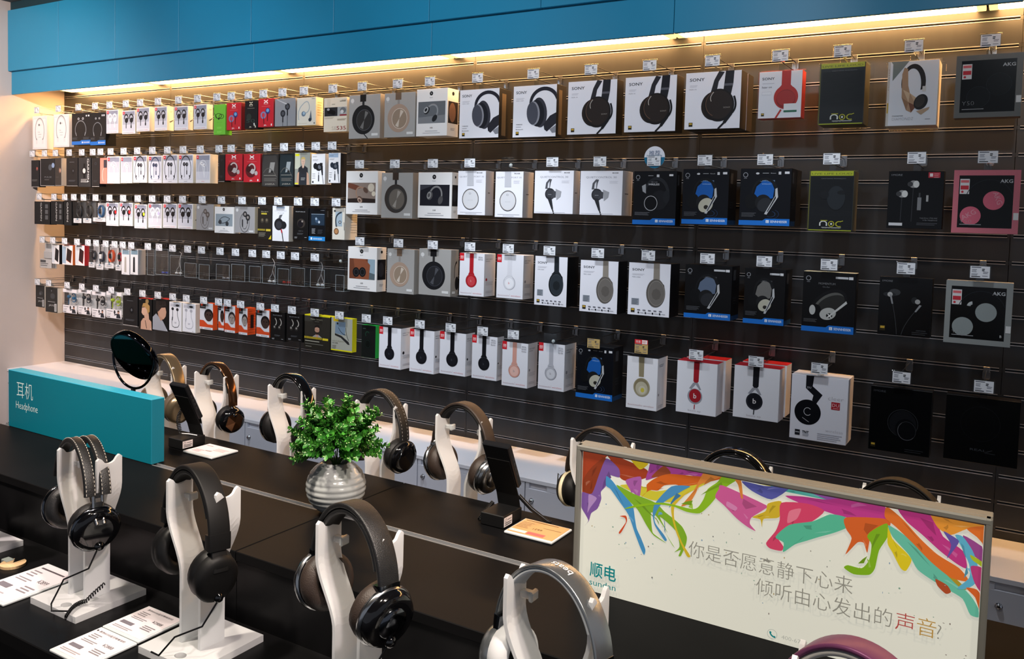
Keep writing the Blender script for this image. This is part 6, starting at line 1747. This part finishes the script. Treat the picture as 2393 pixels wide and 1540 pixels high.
def sprig(seed):
    rs = random.Random(seed)
    b = MB()
    L = .075
    b.tube([(0, 0, 0), (.002, 0, L * .5), (0, .002, L)], .0009, STM, 4)
    for k in range(9):
        t = .22 + .78 * k / 8
        for s in range(3):
            a = k * 1.1 + s * 2.1 + rs.uniform(-.3, .3)
            d = Vector((math.cos(a), math.sin(a), rs.uniform(.5, 1.1)))
            leaf(b, Vector((0, 0, L * t)), d, Vector((0, 0, 1)), rs.uniform(.012, .018), rs.uniform(.0042, .0060), LG[rs.choice((0, 0, 1, 1, 2))])
    for k in range(4):
        a = rs.uniform(0, 6.28); e = Vector((math.cos(a) * .006, math.sin(a) * .006, L + rs.uniform(-.004, .010)))
        b.tube([(0, 0, L * .95), e], .0004, STM, 3)
        r = .0019
        b.add([(e.x + r * x, e.y + r * y, e.z + r * z) for x, y, z in ((1, 0, 0), (-1, 0, 0), (0, 1, 0), (0, -1, 0), (0, 0, 1.3), (0, 0, -1.3))], [(0, 2, 4), (2, 1, 4), (1, 3, 4), (3, 0, 4), (2, 0, 5), (1, 2, 5), (3, 1, 5), (0, 3, 5)], BUD, True)
    return b.mesh('sprig')
sprigs = [sprig(i) for i in range(8)]
rs = random.Random(5)
for i in range(120):
    u = (i + .5) / 120
    el = math.asin(1 - u * 1.12)
    az = i * 2.39996 + rs.uniform(-.2, .2)
    d = Vector((math.cos(el) * math.cos(az), math.cos(el) * math.sin(az), math.sin(el)))
    R0 = rs.uniform(.018, .044)
    if i % 5 == 0: R0 += .012
    o = obj('sprig', sprigs[i % 8], pt, (d.x * R0 * 1.0, d.y * R0 * 1.0, .050 + d.z * R0 * .85))
    dd = (d + Vector((rs.uniform(-.25, .25), rs.uniform(-.25, .25), rs.uniform(-.05, .35)))).normalized()
    o.rotation_mode = 'QUATERNION'; o.rotation_quaternion = dd.to_track_quat('Z', 'Y')
    k = rs.uniform(.62, .88) * (1 if d.z > -.2 else .8)
    o.scale = (k * 1.15, k * 1.15, k)
b = MB()
for i in range(14):
    a = 2 * PI * i / 14
    b.tube([(.004 * math.cos(a), .004 * math.sin(a), -.010), (.008 * math.cos(a), .008 * math.sin(a), .02), (.03 * math.cos(a), .03 * math.sin(a), .05)], .0016, STM, 4)
b.build('stems', pt)

# ---------------------------------------------------------------- small music players on lean-back stands
def player(x, y, yaw, label, coil=True):
    p = thing('music_player_stand', label, 'player', (x, y, ZR), (0, 0, yaw), 'music players on stands')
    b = MB(); b.cbox(-.027, .027, -.036, .036, .0008, .026, .0015, MT); b.build('base_block', p)
    b = MB(); b.box(-.020, .018, -.0372, -.0361, .0045, .0225, mat('d6cccc', .5)) if False else b.box(.0271, .0278, -.034, -.004, .004, .022, mat('d8d0d0', .5)); b.build('sticker', p)
    c = Canvas(.03, .018, lambda x_, z, o: (.0278 + o, -.034 + x_, .004 + z)); c.ring(.2, .72, .12, .12, .2, '3a3a3c', 12); c.lines(.4, .9, .68, 1, .2, '55555a'); c.lines(.08, .92, .38, 2, .2, '3c3c40'); c.done(p, 'sticker_mark', 'sticker_lettering')
    # bent bracket leaning back (away from the wall)
    b = MB()
    pth = [Vector((0, .030, .026)), Vector((0, .022, .052)), Vector((0, -.018, .132))]
    nn = [Vector((0, 1, .1)).normalized(), Vector((0, 1, .3)).normalized(), Vector((0, 1, .38)).normalized()]
    b.sweep(pth, nn, [(-.0012, -.026), (.0012, -.026), (.0012, .026), (-.0012, .026)], MT, side=Vector((1, 0, 0)), smooth=False); b.build('bracket', p)
    dv = obj('player', None, p)
    bpy.data.objects.remove(dv)
    b = MB(); b.cbox(-.031, .031, 0, .014, 0, .104, .002, mat('16171a', .3)); dv = b.build('player', p, (0, .014, .070), (math.radians(27), 0, 0))
    b = MB()
    for k in range(4): b.cbox(.0308, .0318, .004, .009, .066 - .012 * k, .073 - .012 * k, .0004, mat('3c3d40', .3, .6))
    b.build('button', dv)
    b = MB(); b.box(-.027, .027, .0141, .0144, .022, .09, mat('0a0c12', .08)); b.build('screen', dv)
    if coil:
        b = MB(); pts = []
        for i in range(120):
            t = i / 119; q = 2 * PI * t * 20
            cx_ = -.026 - .020 * math.sin(t * PI); cy_ = .02 - .02 * t; cz_ = .105 - .075 * t
            pts.append((cx_ + .0045 * math.cos(q), cy_ + .0045 * math.sin(q), cz_))
        b.tube(pts, .0015, BLK, 4); b.build('coiled_cable', p)
        b = MB(); b.tube([(-.03, 0, .028), (0, .005, .030), (.024, .012, .0285)], .0014, mat('c9cacc', .4), 5); b.build('white_plug_lead', p)
    else:
        b = MB(); b.tube([(.022, .03, .05), (.05, .035, .026), (.085, .04, .006), (.09, .045, .004)], .0045, BLK, 8); b.build('thick_lead', p)
        b = MB(); pts = []
        for i in range(100):
            t = i / 99; q = 2 * PI * t * 16
            pts.append((-.034 + .010 * t * t, -.02 + .045 * t, .008 + .022 * t + .0035 * math.sin(q)) if False else (-.034 + .0035 * math.cos(q), -.03 + .05 * t, .006 + .022 * t + .0035 * math.sin(q)))
        b.tube(pts, .0014, BLK, 4); b.build('coiled_cable', p)
player(4.205, -2.203, 0, 'black music player on lean-back stand beside the teal sign', True)
player(5.160, -2.195, 0, 'black music player on lean-back stand left of the light box', False)

# ---------------------------------------------------------------- price cards lying on the table
def desk_tag(x, y, z, wd, dp, yaw, label, style):
    t = thing('acrylic_price_plate', label, 'price tag', (x, y, z), (0, 0, yaw), 'price plates on the table')
    b = MB(); b.cbox(-wd / 2, wd / 2, -dp / 2, dp / 2, .0006, .0052, .0012, mat('cfd4d6', .15, name='acrylic_plate')); b.build('plate', t)
    col = {'w': 'e4dade', 'k': 'c79a66', 'p': 'e6d0d2'}[style]
    b = MB(); b.box(-wd / 2 + .003, wd / 2 - .003, -dp / 2 + .006, dp / 2 - .003, .0053, .0057, mat(col, .4)); b.build('card', t)
    Wc, Hc = wd - .006, dp - .009
    c = Canvas(Wc, Hc, lambda x_, y_, o: (x_ - Wc / 2, y_ - dp / 2 + .006, .0057 + o * .6))
    if style == 'k':
        c.rect(.40, .05, .78, .22, 'd95a5a'); c.rect(.02, .05, .38, .2, 'ead8d0'); c.lines(.05, .78, .90, 1, .08, '6a4a24'); c.text('6621', .60, .5, .11, '6a4a24', .2, rot=PI); c.lines(.55, .95, .62, 1, .05, '8a6a44'); c.lines(.04, .3, .75, 5, .09, 'b08a60')
    elif style == 'p':
        c.lines(.06, .30, .80, 1, .1, '8a6a70'); c.lines(.55, .95, .70, 3, .1, 'b89aa0'); c.text('2899', .62, .42, .10, '5a4448', .2, rot=PI); c.lines(.1, .4, .3, 3, .09, 'b89aa0')
    else:
        c.text('黑色BOSE蓝牙降噪耳机', .12, .86, .06, '4c484c', .74) if label.find('2888') > 0 else c.lines(.1, .82, .86, 1, .08, '5a5458')
        c.lines(.1, .34, .76, 3, .06, '8a8488'); c.lines(.1, .5, .54, 2, .05, '8f898d'); c.rect(.08, .24, .42, .34, '77727a'); c.text('¥2888' if label.find('2888') > 0 else '¥2899', .62, .56, .09, '3a363a', .27, off=-.012); c.lines(.62, .92, .40, 3, .06, '8a8488'); c.lines(.08, .6, .12, 2, .05, 'b0a8ac')
        if label.find('upper') < 0 and label.find('2888') > 0: c.ell(.06, .89, .02, .02, '2a2a2c')
    c.done(t, 'print', 'lettering')
desk_tag(4.728, -2.700, ZD, .100, .094, 0, 'white 2888 price plate, upper of the pair between front stands', 'w')
desk_tag(4.730, -2.796, ZD, .100, .094, 0, 'white 2888 price plate, lower of the pair between front stands', 'w')
desk_tag(4.402, -2.725, ZD, .112, .150, 0, 'white price plate reading 2899 at the left photo edge', 'w')
desk_tag(4.303, -2.208, ZR, .108, .083, 0, 'pinkish white price plate beside the small player near the sign', 'p')
desk_tag(5.250, -2.203, ZR, .106, .085, 0, 'kraft brown price plate left of the light box', 'k')
# coaster by the left stand
t = thing('wooden_disc', 'small pale wooden disc with a notch at the left table edge', 'coaster', (4.288, -2.690, ZD))
b = MB(); n = 26
pr = [(.024 * math.cos(a), .024 * math.sin(a)) for a in (2.5 + (2 * PI - .9) * i / n for i in range(n + 1))] + [(.0, .0)]
WD = noisy('c9a67a', 'd8b98e', 40, .5, .1, 'pale_wood', stretch=(1, 8, 1))
b.face([(x, y, .006) for x, y in pr], WD); b.face([(x, y, .0006) for x, y in pr[::-1]], WD)
for i in range(len(pr)):
    p, q_ = pr[i], pr[(i + 1) % len(pr)]
    b.face([(p[0], p[1], .0006), (q_[0], q_[1], .0006), (q_[0], q_[1], .006), (p[0], p[1], .006)], WD)
b.build('disc', t)
b = MB(); b.cbox(-.034, -.012, -.006, .010, .0006, .008, .001, mat('9aa39e', .4)); b.build('clip', t)
if _tc is not None:
    bpy.data.objects.remove(_tc)
